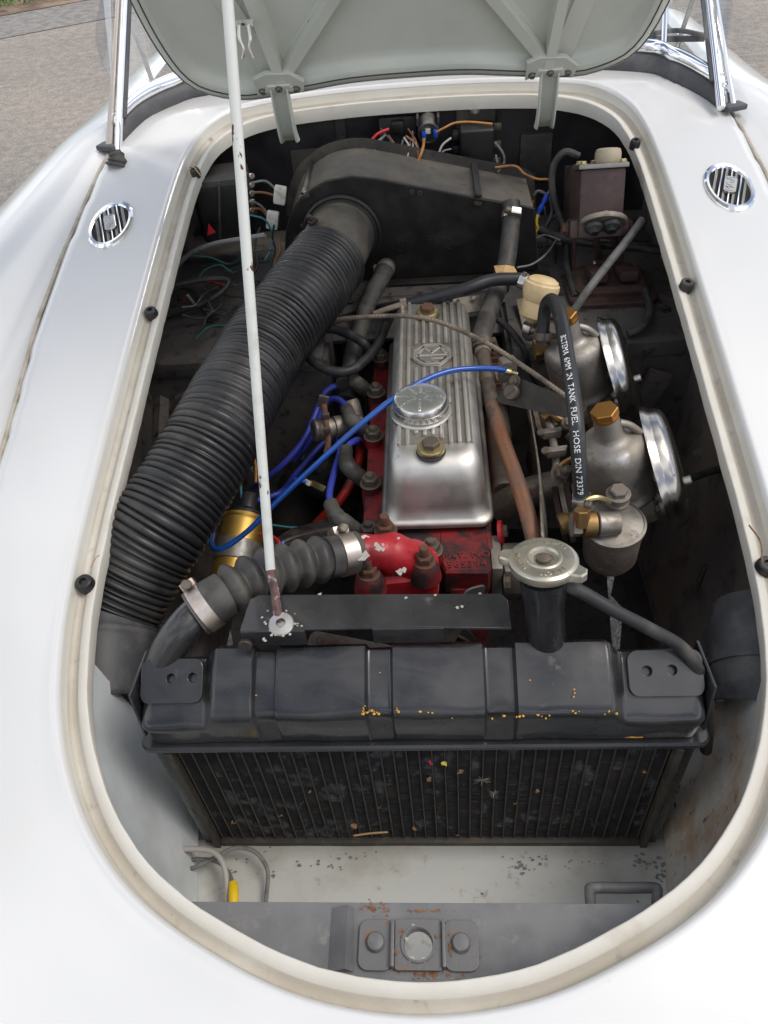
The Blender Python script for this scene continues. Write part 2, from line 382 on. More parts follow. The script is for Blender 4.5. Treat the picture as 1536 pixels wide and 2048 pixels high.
mat('clamp_grey', (.30, .29, .27), .5, .85, layers=[((.2, .185, .165), 50, .45, .66, .65, .6)])
mat('blue_lead', (.032, .045, .32), .42, layers=[((.03, .035, .17), 36, .48, .68, .6, None), ((.12, .11, .12), 150, .66, .74, .8, None)], bump=(400, .1, .0002))
mat('blue_tube', (.008, .065, .30), .28, layers=[((.012, .05, .19), 24, .5, .7, .35, None)], coat=.3)
mat('blue_connector', (.01, .06, .42), .35)
mat('red_lead', (.40, .02, .015), .4, layers=[((.12, .02, .015), 40, .52, .66, .6, None)])
mat('red_wire', (.50, .02, .025), .45); mat('dull_red_wire', (.20, .03, .035), .5)
mat('green_wire', (.018, .085, .065), .55, layers=[((.04, .05, .042), 60, .5, .66, .7, None)]); mat('teal_wire', (.04, .19, .22), .5, layers=[((.05, .10, .11), 60, .52, .68, .7, None)])
mat('grey_wire', (.16, .16, .15), .5, layers=[((.09, .085, .08), 60, .5, .66, .7, None)])
mat('pale_wire', (.33, .31, .28), .5); mat('dark_wire', (.035, .034, .034), .5, layers=[((.08, .075, .065), 60, .5, .7, .7, None)])
mat('orange_wire', (.40, .17, .04), .5, layers=[((.2, .1, .04), 70, .5, .66, .7, None)]); mat('brown_wire', (.20, .085, .03), .5); mat('yellow_wire', (.62, .40, .02), .45); mat('purple_wire', (.045, .022, .03), .55)
mat('braided_cable', (.20, .165, .125), .5, .5, layers=[((.10, .08, .06), 50, .48, .64, .65, .3)], bump=(900, .6, .0006))
mat('cream_plastic', (.62, .47, .26), .42, layers=[((.52, .37, .19), 35, .48, .66, .5, None)], bump=(200, .1, .0003))
mat('cream_cap', (.34, .295, .21), .5, layers=[((.38, .32, .22), 50, .48, .66, .6, None)])
mat('white_plastic', (.55, .53, .47), .5, layers=[((.35, .32, .26), 90, .5, .66, .7, None)])
mat('maroon_cast', (.042, .022, .021), .5, layers=[((.07, .042, .034), 36, .48, .66, .7, None), ((.03, .02, .018), 70, .55, .66, .6, None)], bump=(350, .4, .0006))
mat('rust_dark', (.040, .022, .017), .75, layers=[((.07, .036, .024), 60, .48, .64, .85, None), ((.03, .018, .014), 40, .55, .68, .8, None)], bump=(300, .5, .0008))
mat('tin_lid', (.24, .23, .215), .42, 1, layers=[((.3, .27, .23), 60, .5, .68, .45, .8)])
mat('cap_nickel', (.52, .49, .41), .33, 1, layers=[((.40, .36, .28), 40, .46, .64, .48, .85), ((.22, .17, .11), 110, .62, .72, .7, .4)], bump=(500, .15, .0003))
mat('apron_paint', (.44, .44, .405), .55, layers=[((.36, .345, .30), 15, .46, .64, .65, None), ((.30, .27, .22), 60, .62, .72, .7, None), ((.035, .035, .038), 42, .70, .706, .8, None)], bump=(180, .3, .0008))
mat('baffle_paint', (.55, .58, .58), .55, layers=[((.46, .48, .475), 12, .46, .66, .6, None), ((.22, .15, .08), 22, .66, .78, .8, None)], bump=(350, .3, .0006))
mat('baffle_brown', (.46, .45, .42), .6, layers=[((.34, .25, .165), 11, .44, .60, .75, None), ((.24, .125, .055), 34, .60, .72, .85, None), ((.06, .05, .045), 70, .62, .7, .8, None)], bump=(300, .35, .0008))
mat('slam_grey', (.165, .165, .165), .5, layers=[((.115, .115, .117), 18, .45, .65, .55, None), ((.21, .205, .19), 45, .58, .7, .6, None), ((.25, .115, .045), 60, .705, .745, .85, None)], bump=(180, .25, .0007))
mat('lock_grey', (.15, .147, .145), .42, .25, layers=[((.24, .11, .045), 60, .57, .68, .8, 0), ((.4, .37, .33), 75, .66, .72, .4, .7)], bump=(220, .4, .0008))
mat('core_tube', (.048, .042, .036), .55, .3, layers=[((.085, .07, .05), 80, .5, .68, .7, .2)])
mat('gutter_dirt', (.46, .42, .35), .8, layers=[((.54, .51, .445), 14, .45, .65, None, None), ((.30, .25, .19), 60, .60, .76, .9, None), ((.05, .04, .035), 260, .70, .74, .9, None)], bump=(300, .4, .0006))
mat('core_fin', (.036, .034, .034), .5, .3, layers=[((.055, .048, .041), 60, .48, .66, .6, None), ((.26, .26, .27), 46, .56, .76, .35, .7, (1, 1, .7))])  # last, pale layer paints glints onto the fins
mat('rust_patch', (.24, .105, .04), .85, layers=[((.14, .06, .028), 200, .45, .6, None, None), ((.38, .24, .12), 260, .62, .7, None, None)], bump=(500, .5, .0006))
mat('sealant', (.55, .28, .03), .6, bump=(400, .5, .0008))
mat('leaf_dry', (.22, .12, .045), .8, layers=[((.10, .055, .025), 300, .45, .6, None, None)])
mat('straw', (.38, .24, .11), .8); mat('petal_yellow', (.60, .48, .07), .7); mat('seed_fluff', (.40, .36, .30), .9)
mat('card', (.52, .34, .16), .8, layers=[((.36, .22, .1), 60, .5, .64, None, None)])
mat('print_white', (.70, .71, .70), .6); mat('print_dark', (.05, .045, .04), .8)
mat('emboss_red', (.17, .012, .014), .5, layers=[((.03, .02, .02), 150, .45, .6, .7, None)])
mat('yellow_sleeve', (.72, .48, .01), .45)
mat('glass_dark', (.02, .02, .02), .1)
mat('screen_rubber', (.065, .066, .07), .55, layers=[((.10, .10, .10), 30, .5, .7, .65, None)])
mat('cockpit_red', (.30, .07, .065), .6); mat('cockpit_grey', (.32, .34, .32), .5)
mat('petal_red', (.55, .02, .03), .5)
mat('soil', (.16, .11, .075), .95, layers=[((.30, .22, .15), 3, .45, .62, None, None)], bump=(20, .6, .03))
mat('grass_blade', (.07, .13, .025), .6, layers=[((.14, .2, .05), 4, .4, .7, None, None)])
# clear sheets: real glass that lets light through
def glass(name, tint, refl):
    m = bpy.data.materials.new(name); m.use_nodes = True; t = m.node_tree; t.nodes.clear()
    o = t.nodes.new('ShaderNodeOutputMaterial'); a = t.nodes.new('ShaderNodeBsdfTransparent'); a.inputs[0].default_value = (*tint, 1)
    g = t.nodes.new('ShaderNodeBsdfGlossy'); g.inputs['Roughness'].default_value = .02
    f = t.nodes.new('ShaderNodeFresnel'); f.inputs['IOR'].default_value = refl; x = t.nodes.new('ShaderNodeMixShader')
    t.links.new(f.outputs[0], x.inputs[0]); t.links.new(a.outputs[0], x.inputs[1]); t.links.new(g.outputs[0], x.inputs[2]); t.links.new(x.outputs[0], o.inputs[0])
    MAT[name] = m
glass('screen_glass', (.93, .95, .94), 1.45); glass('perspex', (.90, .92, .95), 1.6)
# asphalt: binder, aggregate and stains
def asphalt():
    m = bpy.data.materials.new('asphalt'); m.use_nodes = True; t = m.node_tree; N = t.nodes; K = t.links; b = N['Principled BSDF']
    co = N.new('ShaderNodeTexCoord').outputs['Object']
    vo = N.new('ShaderNodeTexVoronoi'); vo.inputs['Scale'].default_value = 130; K.new(co, vo.inputs['Vector'])
    n1 = N.new('ShaderNodeTexNoise'); n1.inputs['Scale'].default_value = .55; n1.inputs['Detail'].default_value = 6; K.new(co, n1.inputs['Vector'])
    n2 = N.new('ShaderNodeTexNoise'); n2.inputs['Scale'].default_value = 16; n2.inputs['Detail'].default_value = 8; n2.inputs['Roughness'].default_value = .75; K.new(co, n2.inputs['Vector'])
    r1 = N.new('ShaderNodeValToRGB'); e = r1.color_ramp.elements; e[0].position = .36; e[0].color = (.205, .195, .183, 1); e[1].position = .64; e[1].color = (.310, .275, .236, 1); K.new(n1.outputs['Fac'], r1.inputs[0])
    sep = N.new('ShaderNodeSeparateColor'); K.new(vo.outputs['Color'], sep.inputs[0])
    r2 = N.new('ShaderNodeValToRGB'); e = r2.color_ramp.elements; e[0].position = 0; e[0].color = (.80, .80, .80, 1); e[1].position = 1; e[1].color = (1.22, 1.21, 1.2, 1); K.new(sep.outputs[0], r2.inputs[0])
    r3 = N.new('ShaderNodeValToRGB'); e = r3.color_ramp.elements; e[0].position = .3; e[0].color = (.62, .62, .62, 1); e[1].position = .72; e[1].color = (1.3, 1.28, 1.25, 1); K.new(n2.outputs['Fac'], r3.inputs[0])
    def mul(a, c):
        x = N.new('ShaderNodeMix'); x.data_type = 'RGBA'; x.blend_type = 'MULTIPLY'; x.inputs['Factor'].default_value = 1; K.new(a, x.inputs['A']); K.new(c, x.inputs['B']); return x.outputs['Result']
    K.new(mul(mul(r1.outputs[0], r2.outputs[0]), r3.outputs[0]), b.inputs['Base Color']); b.inputs['Roughness'].default_value = .9
    bu = N.new('ShaderNodeBump'); bu.inputs['Strength'].default_value = .8; bu.inputs['Distance'].default_value = .006; K.new(vo.outputs['Distance'], bu.inputs['Height']); K.new(bu.outputs[0], b.inputs['Normal'])
    MAT['asphalt'] = m
asphalt()

# ------------------------------------------------------------------ ground
mb = MB(); mb.add([(-60, -60, 0), (60, -60, 0), (60, 60, 0), (-60, 60, 0)], [(0, 1, 2, 3)])
g = mb.build('ground', 'asphalt', smooth=0); g['kind'] = 'structure'; g['label'] = 'worn grey brown asphalt with pale grit'
# darker strip and verge at the far left corner
a0, a1 = at(-400, 155, z=0), at(700, -55, z=0); b0, b1 = at(-400, 108, z=0), at(700, -95, z=0)
mat('road_strip', (.26, .245, .22), .9, layers=[((.165, .155, .145), 14, .4, .6, None, None), ((.29, .27, .245), 60, .55, .7, None, None)], bump=(60, .8, .006))
mb = MB(); mb.add([V((p.x, p.y, .004)) for p in (a0, a1, b1, b0)], [(0, 1, 2, 3)])
o = mb.build('road', 'road_strip', smooth=0); o['kind'] = 'structure'; o['label'] = 'older patched strip of road surface at the far edge'
c0, c1 = b0+(b0-a0)*6, b1+(b1-a1)*6
n = 24; rows = []
for i in range(10):
    rows.append([V((lerp(lerp(b0, b1, k/n), lerp(c0, c1, k/n), i/9).x, lerp(lerp(b0, b1, k/n), lerp(c0, c1, k/n), i/9).y,
                   .008+(.09*sstep(0, .35, i/9)+.03*mnoise.noise(V((k*.7, i*.9, 0))))*(1 if i else 0))) for k in range(n+1)])
vg = MB().loft(rows).build('verge', 'soil'); vg['kind'] = 'structure'; vg['label'] = 'bare sandy soil verge'
mb = MB()
for i in range(9000):
    s, t = random.random(), random.random()**1.5*.9+.02
    p = lerp(lerp(b0, b1, s), lerp(c0, c1, s), t); h = random.uniform(.04, .15)*(.4+t)
    a = random.uniform(0, 6.28); d = V((math.cos(a), math.sin(a), 0)); l = V((random.uniform(-.05, .05), random.uniform(-.05, .05), h)); q = V((p.x, p.y, .05))
    mb.add([q-d*.008, q+d*.008, q+l*.6+d*.006, q+l*.6-d*.006, q+l*1.1], [(0, 1, 2, 3), (3, 2, 4)])
gr = mb.build('grass', 'grass_blade', smooth=0, fix=False); tag(gr, 'green grass on the verge beyond the asphalt', 'grass', kind='stuff')

# ------------------------------------------------------------------ car body
def cz(y):
    b = .743+.218*y
    if y < -.1: b -= .45*(y+.1)**2
    if y > .95: b -= .22*(y-.95)
    return b
def S(x, y): return cz(y)+lerp(.02, .008, sstep(-.2, .9, y))*(1-(x/.33)**2)
def onS(px, py, off=0):
    z = .85
    for _ in range(40):
        P = at(px, py, z=z); z = .5*z+.5*(S(P.x, P.y)+off)
    return P
def nS(x, y):
    e = .004; return V((-(S(x+e, y)-S(x-e, y))/(2*e), -(S(x, y+e)-S(x, y-e))/(2*e), 1)).normalized()
HALF = [(0, -.178), (.074, -.169), (.14, -.144), (.195, -.113), (.237, -.074), (.268, -.028), (.290, .022), (.303, .075), (.311, .135), (.315, .22),
        (.316, .34), (.317, .5), (.317, .66), (.315, .77), (.309, .840), (.293, .893), (.255, .930), (.19, .950), (.1, .960), (0, .962)]
loop = [V((x, y, 0)) for x, y in HALF]+[V((-x, y, 0)) for x, y in HALF[-2:0:-1]]
loop = crom(loop, 12, True); NL = 220
loop = resample(loop+[loop[0]], NL)[:-1]
nrm = []
for i in range(NL):
    t = (loop[(i+1) % NL]-loop[i-1]).normalized(); nrm.append(V((t.y, -t.x, 0)))
def ring(off, dz, rough=0):
    out = []
    for i in range(NL):
        k = 1+.10*sstep(.80, .93, loop[i].y)
        p = loop[i]+nrm[i]*off*k*.9
        j = rough*mnoise.noise(V((p.x*90, p.y*90, 3))) if rough else 0
        out.append(V((p.x, p.y, S(p.x, p.y)+dz))+nrm[i]*j)
    return out
car = thing('car_body', 'white sports car front body around the open engine bay', 'car', (0, .3, 0))
prof = [(.0015, -.036, .0008), (0, -.017, .0008), (.0006, -.0160, .0006), (.002, -.0156, .0003), (.0095, -.0172, 0), (.0125, -.0200, 0), (.0150, -.0222, 0), (.0185, -.0225, 0), (.0208, -.0200, 0), (.0225, -.0100, 0), (.0240, -.0048, 0), (.0255, -.0015, 0)]
rows = [ring(*q) for q in prof]
gut = MB().loft(rows, True).build('bonnet_gutter', 'cream_gutter', car, 60)
MB().loft([ring(.0110+.0012*0, -.0182), ring(.0128, -.0196), ring(.0150, -.0217), ring(.0185, -.0220), ring(.0206, -.0196), ring(.0213, -.0165)], True).build('settled_dirt', 'gutter_dirt', gut, 60)
def seamx(y):
    T = [(-.7, .39), (-.2, .44), (.1, .456), (.32, .465), (.52, .479), (.65, .478), (.82, .468), (.885, .461), (1.0, .462), (1.3, .47)]
    for (y0, x0), (y1, x1) in zip(T, T[1:]):
        if y <= y1: return lerp(x0, x1, sstep(0, 1, (y-y0)/(y1-y0)) if False else (y-y0)/(y1-y0))
    return T[-1][1]
inner = [ring(.0235, -.0052), ring(.0255, -.001), ring(.0285, .0004), ring(.033, 0)]
base = inner[-1]; bound = []
for p in base:
    d = V((p.x, p.y-.39, 0)); t = 1.0
    for k in range(400):
        q = V((0, .39, 0))+d*t
        if abs(q.x) >= seamx(q.y)-.004 or q.y < -.27 or q.y > 1.075: break
        t += .01
    bound.append(V((0, .39, 0))+d*t)
rows = list(inner)
for i in range(1, 15):
    s = i/14; r = []
    for p, q in zip(base, bound):
        x, y = lerp(p.x, q.x, s), lerp(p.y, q.y, s)
        r.append(V((x, y, S(x, y)-.007*sstep(.93, 1, s)*(1 if abs(q.x) > .3 else 0))))
    rows.append(r)
MB().loft(rows, True).build('front_shroud', 'white_paint', car, 70)
for sg in (-1, 1):
    ys = [-.27+.055*i for i in range(32)]; rows = []
    def crest(y):
        T = [(-.8, .60, .74), (-.3, .68, .78), (.1, .705, .795), (.5, .71, .81), (.75, .70, .82), (.89, .684, .822), (1.05, .656, .822), (1.24, .64, .82), (1.5, .63, .815)]
        for (y0, x0, z0), (y1, x1, z1) in zip(T, T[1:]):
            if y <= y1: t = (y-y0)/(y1-y0); return lerp(x0, x1, t), lerp(z0, z1, t)
        return T[-1][1:]
    for y in ys:
        xs = seamx(y)+.004; zs = S(xs, y)-.008; xc, zc = crest(y); r = []
        for k in range(17):
            t = k/16; r.append(V((sg*lerp(xs, xc, t), y, lerp(zs, zc, t)+.03*math.sin(math.pi*t)*1.0+.006*sstep(0, .08, t))))
        for dx, dz in ((.010, -.012), (.022, -.035), (.034, -.08), (.045, -.16), (.045, -.28), (.03, -.45)):
            r.append(V((sg*(xc+dx), y, zc+dz)))
        rows.append(r)
    MB().loft(rows).build('wing', 'white_paint', car, 70)
    pts = [V((sg*seamx(y), y, S(seamx(y), y)-.0065)) for y in [-.27+.05*i for i in range(24)] if y < .885]
    MB().tube(pts, .0027, 8, 3).build('seam_beading', 'old_seam_beading', car)
# scuttle edge, cockpit and far body side seen through the glass
MB().box((0, 1.12, .865), (.86, .10, .07), None, .02).build('dash_top', 'cockpit_red', car)
MB().box((0, 1.55, .50), (.95, .75, .25), None, .03).build('seat_cushion', 'cockpit_red', car)
# bulkhead, shelf, inner wings
mb = MB(); mb.box((0, .990, .70), (.80, .012, .46)); mb.build('firewall', 'black_firewall', car)
SH = .738
mb = MB(); mb.box((0, .857, SH-.005), (.80, .254, .01), None, .002)
mb.box((-.265, .650, SH-.005), (.27, .16, .01), None, .002); mb.box((.265, .650, SH-.005), (.27, .16, .01), None, .002)
mb.build('bulkhead_shelf', 'bay_dark', car)
mb = MB(); mb.box((-.265, .574, .56), (.27, .008, .345)); mb.box((.265, .574, .56), (.27, .008, .345)); mb.box((0, .734, .53), (.262, .008, .40))
mb.box((-.128, .652, .53), (.008, .152, .40)); mb.box((.128, .652, .53), (.008, .152, .40))
mb.build('toe_board', 'bay_dark', car)
# the sloped floor plate in front of the heater
mb = MB(); mb.box((0.0, .69, .722), (.252, .085, .008), Matrix.Rotation(math.radians(14), 4, 'X'), .002); mb.build('tunnel_cover', 'bay_dark', car)
for sg in (-1, 1):
    xs = .385 if sg < 0 else .375
    rows = [[V((sg*(xs+.005), y, S(xs, y)-.03)), V((sg*xs, y, .66)), V((sg*(xs-.01), y, .55)), V((sg*(xs-.05), y, .38))] for y in [.10+.085*i for i in range(11)]]
    MB().loft(rows).build('inner_wing', 'bay_dark' if sg < 0 else 'bay_brown', car)
    # diagonal stay in front of the toe board
    p, q = V((sg*.33, .56, .70)), V((sg*.255, .545, .50))
    mb = MB(); mb.box((p+q)/2, (.032, .012, (p-q).length), quadM((0, 0, 0), (p-q).cross(V((0, 1, 0))), V((0, 1, 0)).cross((p-q).cross(V((0, 1, 0))))) if False else Matrix.Rotation(sg*math.atan2(.075, .2), 4, 'Y'), .002)
    mb.build('stay', 'bay_dark', car)
# chassis rails under the engine
for sg in (-1, 1):
    MB().box((sg*.345, .40, .36), (.04, .8, .10), None, .006).build('chassis_rail', 'bay_dark', car)
MB().box((0, .08, .40), (.47, .06, .05), None, .006).build('cross_member', 'bay_dark', car)
# added dark sheet in place of shade under the engine, gaps show the road
TZ = .30
gaps = [[at(*q, z=TZ) for q in ((430, 1262), (462, 1258), (468, 1300), (440, 1310))], [at(*q, z=TZ) for q in ((1212, 1140), (1232, 1140), (1222, 1190), (1246, 1215), (1240, 1300), (1224, 1300))]]
plate([(-.36, .10), (.36, .10), (.36, 1.0), (-.36, 1.0)], [[(p.x, p.y) for p in g_] for g_ in gaps], Matrix.Translation((0, 0, TZ)), .003, 'under_shade', 'bay_dark', car)
# front apron in front of the radiator (cream sheet), baffles at its sides
n = 40; rows = []
for i in range(14):
    y = lerp(.012, -.30, i/13)
    rows.append([V((lerp(-.31, .31, k/n), y, .488-.14*max(0, -.065-y)/.235+.0015*mnoise.noise(V((k*.3, i*.5, 0))))) for k in range(n+1)])
MB().loft(rows).build('front_apron', 'apron_paint', car, thick=.0015)
MB().box((0, .022, .474), (.60, .018, .03), None, .003).build('lower_rail', 'bay_dark', car)
for sg, m in ((-1, 'baffle_paint'), (1, 'baffle_brown')):
    rows = []
    for i in range(15):
        t = i/14; y = lerp(.085, -.20, t)
        # upper edge follows the bonnet opening, lower edge meets the apron
        xt = .312-.215*sstep(.0, 1.25, t)*1.0 if False else None
        best = min((p for p in loop if p.x > 0), key=lambda p: abs(p.y-y)+(9 if p.y > .5 else 0)); xt = best.x+.008
        xb = lerp(.262, .21, t); r = []
        for k in range(7):
            s = k/6; r.append(V((sg*(lerp(xt, xb, s)+.004*math.sin(math.pi*s)), y, lerp(S(xt, y)-.030, .492, s))))
        rows.append(r)
    MB().loft(rows).build('side_baffle', m, car, 50)
# slam panel that carries the bonnet lock
def slam_out():
    out = []
    for p in loop:
        if p.y < -.055: pass
    return out
SZ = .648
f0 = at(850, 1808, z=SZ).y
lo = sorted([p for p in loop if p.y < f0-.004], key=lambda p: p.x)
mb = MB(); rows = []
for k in range(25):
    x = lerp(-.205, .205, k/24); yb = min(lo, key=lambda p: abs(p.x-x)).y-.03
    r = []
    for i in range(10):
        t = i/9; y = lerp(f0, yb, t); r.append(V((x, y, SZ-.006*(1-sstep(0, .08, t))+.018*sstep(.72, 1, t))))
    rows.append([V((x, f0+.002, SZ-.022))]+r)
# a real hole in the panel for the lock
hole = at(837, 1893, z=SZ)
slam = plate([(p.x, p.y) for p in [V((-.205, f0, 0))]+[V((x, yb, 0)) for x, yb in [(lerp(-.205, .205, k/24), min(lo, key=lambda p: abs(p.x-lerp(-.205, .205, k/24))).y-.02) for k in range(25)]]+[V((.205, f0, 0))]],
             [(hole.x, hole.y, .0115)], Matrix.Translation((0, 0, SZ)), .003, 'slam_panel', 'slam_grey', car, seg=24)
MB().box((0, f0, SZ-.010), (.41, .003, .018), None, .001).build('slam_edge', 'slam_grey', slam)
# pressed fold at the left of the lock
a = at(672, 1850, z=SZ); b = at(672, 1945, z=SZ)
MB().add([V((a.x-.004, f0-.004, SZ+.002)), V((a.x+.010, f0-.004, SZ+.010)), V((a.x+.014, f0-.004, SZ+.002)), V((b.x-.006, b.y, SZ+.002)), V((b.x+.008, b.y, SZ+.010)), V((b.x+.014, b.y, SZ+.002))],
         [(0, 1, 4, 3), (1, 2, 5, 4), (0, 2, 1), (3, 4, 5)]).build('fold', 'slam_grey', slam)
pl = MB(); I4 = Matrix.Translation((0, 0, SZ+.0018))
lk0, lk1 = at(740, 1875, z=SZ), at(935, 1885, z=SZ)
lock = thing('bonnet_lock', 'rusty steel bonnet lock bracket with round hole on the grey slam panel', 'bracket', (hole.x, hole.y, SZ+.002))
cx = hole.x; W = .0185; HH = .036
for sgn in (-1, 1):
    plate(rrect(.026, HH, .007, 5, cx+sgn*.0335, hole.y), [], Matrix.Translation((0, 0, SZ+.0032)), .0028, 'mounting_foot', 'lock_grey', lock)
    MB().box((cx+sgn*.0200, hole.y, SZ+.006), (.0026, HH*.94, .0085), None, .0006).build('raised_fold', 'lock_grey', lock)
    MB().lathe([(.0074, 0), (.0073, .0030), (.0062, .0048), (.0035, .0056), (.0008, .0058)], (cx+sgn*.0335, hole.y+.001, SZ+.0045), (0, 0, 1), 26).build('bolt', 'slam_grey', lock)
plate(rrect(.036, HH, .002, 3, cx, hole.y), [(cx, hole.y, .0118)], Matrix.Translation((0, 0, SZ+.0045)), .0028, 'lock_plate', 'lock_grey', lock, seg=28)
MB().lathe([(.0118, -.003), (.0118, .0075), (.0136, .0075), (.0136, -.003), (.0118, -.003)], (cx, hole.y, SZ), (0, 0, 1), 30, capa=False, capb=False).build('guide_collar', 'lock_grey', lock)

rnd = random.Random(31)
def flecks(name, m, parent, spots_, z, seed=0):
    mb = MB(); r_ = random.Random(seed+9)
    for (px, py, n_, sx_, sy_, s_) in spots_:
        for k in range(n_):
            p = at(px+r_.gauss(0, sx_), py+r_.gauss(0, sy_), z=z+r_.uniform(.0001, .0006)); s = s_*r_.uniform(.35, 1.3)
            mb.add([p+V((s*math.cos(t)*r_.uniform(.4, 1.5), s*math.sin(t)*r_.uniform(.4, 1.2), 0)) for t in [j*.9 for j in range(7)]], [tuple(range(7))])
    return mb.build(name, m, parent, 0, kind='stuff')
flecks('rust_specks', 'rust_patch', slam, [(745, 1815, 26, 9, 7, .0011), (772, 1822, 16, 5, 8, .0009), (850, 1822, 30, 22, 1.2, .0008), (855, 1948, 34, 22, 6, .0012), (800, 1935, 14, 22, 5, .0010), (925, 1945, 14, 8, 7, .0010), (955, 1905, 8, 6, 10, .0008), (880, 1965, 12, 30, 5, .0008)], SZ+.0017)
flecks('weld_line', 'clamp_grey', slam, [(640+k*14, 1958+2.0*math.sin(k), 1, 2, 1, .0007) for k in range(34)], SZ+.0017, 4)
flecks('bare_spots', 'clamp_steel', lock, [(826, 1852, 3, 3, 3, .0018), (822, 1918, 4, 4, 3, .0018), (850, 1918, 3, 3, 3, .0014), (812, 1880, 3, 1, 10, .0012)], SZ+.0062, 6)
flecks('rust_specks', 'rust_patch', lock, [(800, 1868, 8, 5, 5, .0010), (880, 1872, 12, 12, 2, .0010), (902, 1895, 16, 2, 10, .0010), (790, 1905, 8, 4, 3, .0009)], SZ+.0062, 8)
flecks('paint_chips', 'slam_grey', bpy.data.objects['front_apron'], [(640, 1730, 12, 30, 6, .0016), (700, 1712, 10, 40, 6, .0013), (548, 1748, 6, 3, 4, .0014), (465, 1745, 6, 4, 4, .0012), (1040, 1735, 18, 16, 5, .0018), (1060, 1715, 10, 30, 4, .0012), (1290, 1725, 20, 12, 10, .0020), (1320, 1745, 22, 10, 14, .0022), (1150, 1728, 8, 30, 6, .001)], .4895, 3)
# ------------------------------------------------------------------ rubber buffers in the gutter
spots = [(-.3155, .812, 'small black rubber buffer with straw at the rear left of the gutter'), (.3150, .812, 'small black rubber buffer at the rear right of the gutter by the brake cylinder'),
         (-.327, .523, 'black rubber buffer halfway along the left gutter'), (.327, .523, 'black rubber buffer with cross screw halfway along the right gutter'),
         (-.3225, .148, 'black rubber buffer at the lower left gutter beside the corrugated duct'), (.322, .148, 'black rubber buffer at the right picture edge beside the chipped gutter')]
for i, (x, y, lb) in enumerate(spots):
    z = S(x, y)-.0165; b = thing('rubber_buffer', lb, 'buffer', (x, y, z), 'rubber buffers in the bonnet gutter'); ax = nS(x, y); rr = (.0070, .0078, .0088)[i//2]
    mb = MB(); mb.lathe([(rr, -.003), (rr*1.04, .004), (rr*.96, .0085), (rr*.8, .0098), (rr*.42, .0098), (rr*.36, .005)], (x, y, z), ax, 26); mb.build('pad', 'black_rubber', b)
    nut(b, V((x, y, z))+ax*.0052, ax, rr*.34, 'nut_black', 'screw', 'screw')
a, b = onS(378, 335, -.004), onS(402, 352, -.004)
tag(MB().tube([a, lerp(a, b, .5)+V((0, 0, .006)), b], .0009, 6).build('dry_straw', 'straw'), 'bent dry straw lying across the rear left rubber buffer', 'straw')
a, b = at(1498, 1050, z=.785), at(1524, 1125, z=.772)
tag(MB().tube([a, lerp(a, b, .5)+V((.004, 0, .002)), b], .0008, 6).build('pine_needle', 'leaf_dry'), 'thin brown pine needle in the right gutter by the buffer', 'needle')
a, b = at(182, 1135, z=.785), at(198, 1110, z=.79)
tag(MB().tube([a, lerp(a, b, .5)+V((.001, 0, .003)), b], .0006, 6).build('grass_stem', 'straw'), 'tiny dry stem behind the lower left rubber buffer', 'stem')

# ------------------------------------------------------------------ scuttle vents with badge
for sg, lb in ((-1, 'oval chrome scuttle vent on the left of the bonnet opening'), (1, 'oval chrome scuttle vent on the right of the bonnet opening')):
    x, y = sg*.4136, .69; z = S(x, y); ax = nS(x, y); o = V((x, y, z))
    vt = thing('scuttle_vent', lb, 'vent', o, 'chrome scuttle vents')
    ca = math.radians(17); ref = V((sg*math.sin(ca), math.cos(ca), 0)); X, Y, A = basis(ax, ref); rl = (0, 1, 0); EX, EY = 1.62, 1.0
    mb = MB(); mb.lathe([(.0315, .0), (.0312, .0028), (.0290, .0048), (.0258, .0042), (.0246, .0022), (.0246, -.001)], o, ax, 64, rl, capa=False, capb=False, sx=EX, sy=EY); mb.build('rim', 'screen_chrome', vt)
    mb = MB(); mb.lathe([(.0250, .0006), (.001, .0006)], o, ax, 48, rl, sx=EX, sy=EY); mb.build('mesh_backing', 'black_box', vt)
    RB = Matrix((X, Y, A)).transposed().to_4x4()
    def reach(off, s):     # distance along the bar from its middle to the rim
        t = 0
        while t < .06:
            q = X*(t*s)+Y*off; lx, ly = q.y, q.x
            if (lx/(.0250*EX))**2+(ly/(.0250*EY))**2 > 1: break
            t += .0005
        return t
    for off in (-.0125, 0, .0125):
        a, b = reach(off, 1), reach(off, -1)
        MB().box(o+Y*off+X*((a-b)/2)+A*.0028, (a+b, .0019, .0020), RB, .0004).build('bar', 'screen_chrome', vt)
    for off in (-.0190, -.00625, .00625, .0190):
        a, b = reach(off, 1), reach(off, -1)
        MB().box(o+Y*off+X*((a-b)/2)+A*.0016, (a+b, .0040, .0012), RB @ Matrix.Rotation(.5, 4, 'X'), .0003).build('slat', 'clamp_grey', vt)
    Mr = Matrix(((X.x, Y.x, A.x, o.x), (X.y, Y.y, A.y, o.y), (X.z, Y.z, A.z, o.z), (0, 0, 0, 1)))
    bd = MB(); oc = [(-.017, -.0042), (-.0135, -.0080), (.0135, -.0080), (.017, -.0042), (.017, .0042), (.0135, .0080), (-.0135, .0080), (-.017, .0042)]
    bd.prism(oc, Mr @ Matrix.Translation((0, 0, .0022)), 0, .0038, .0006); bp = bd.build('badge', 'zinc_steel', vt)
    text('MGA', .0150, Mr @ Matrix.Translation((0, 0, .0064)), 'bright_alloy', bp, .0005)

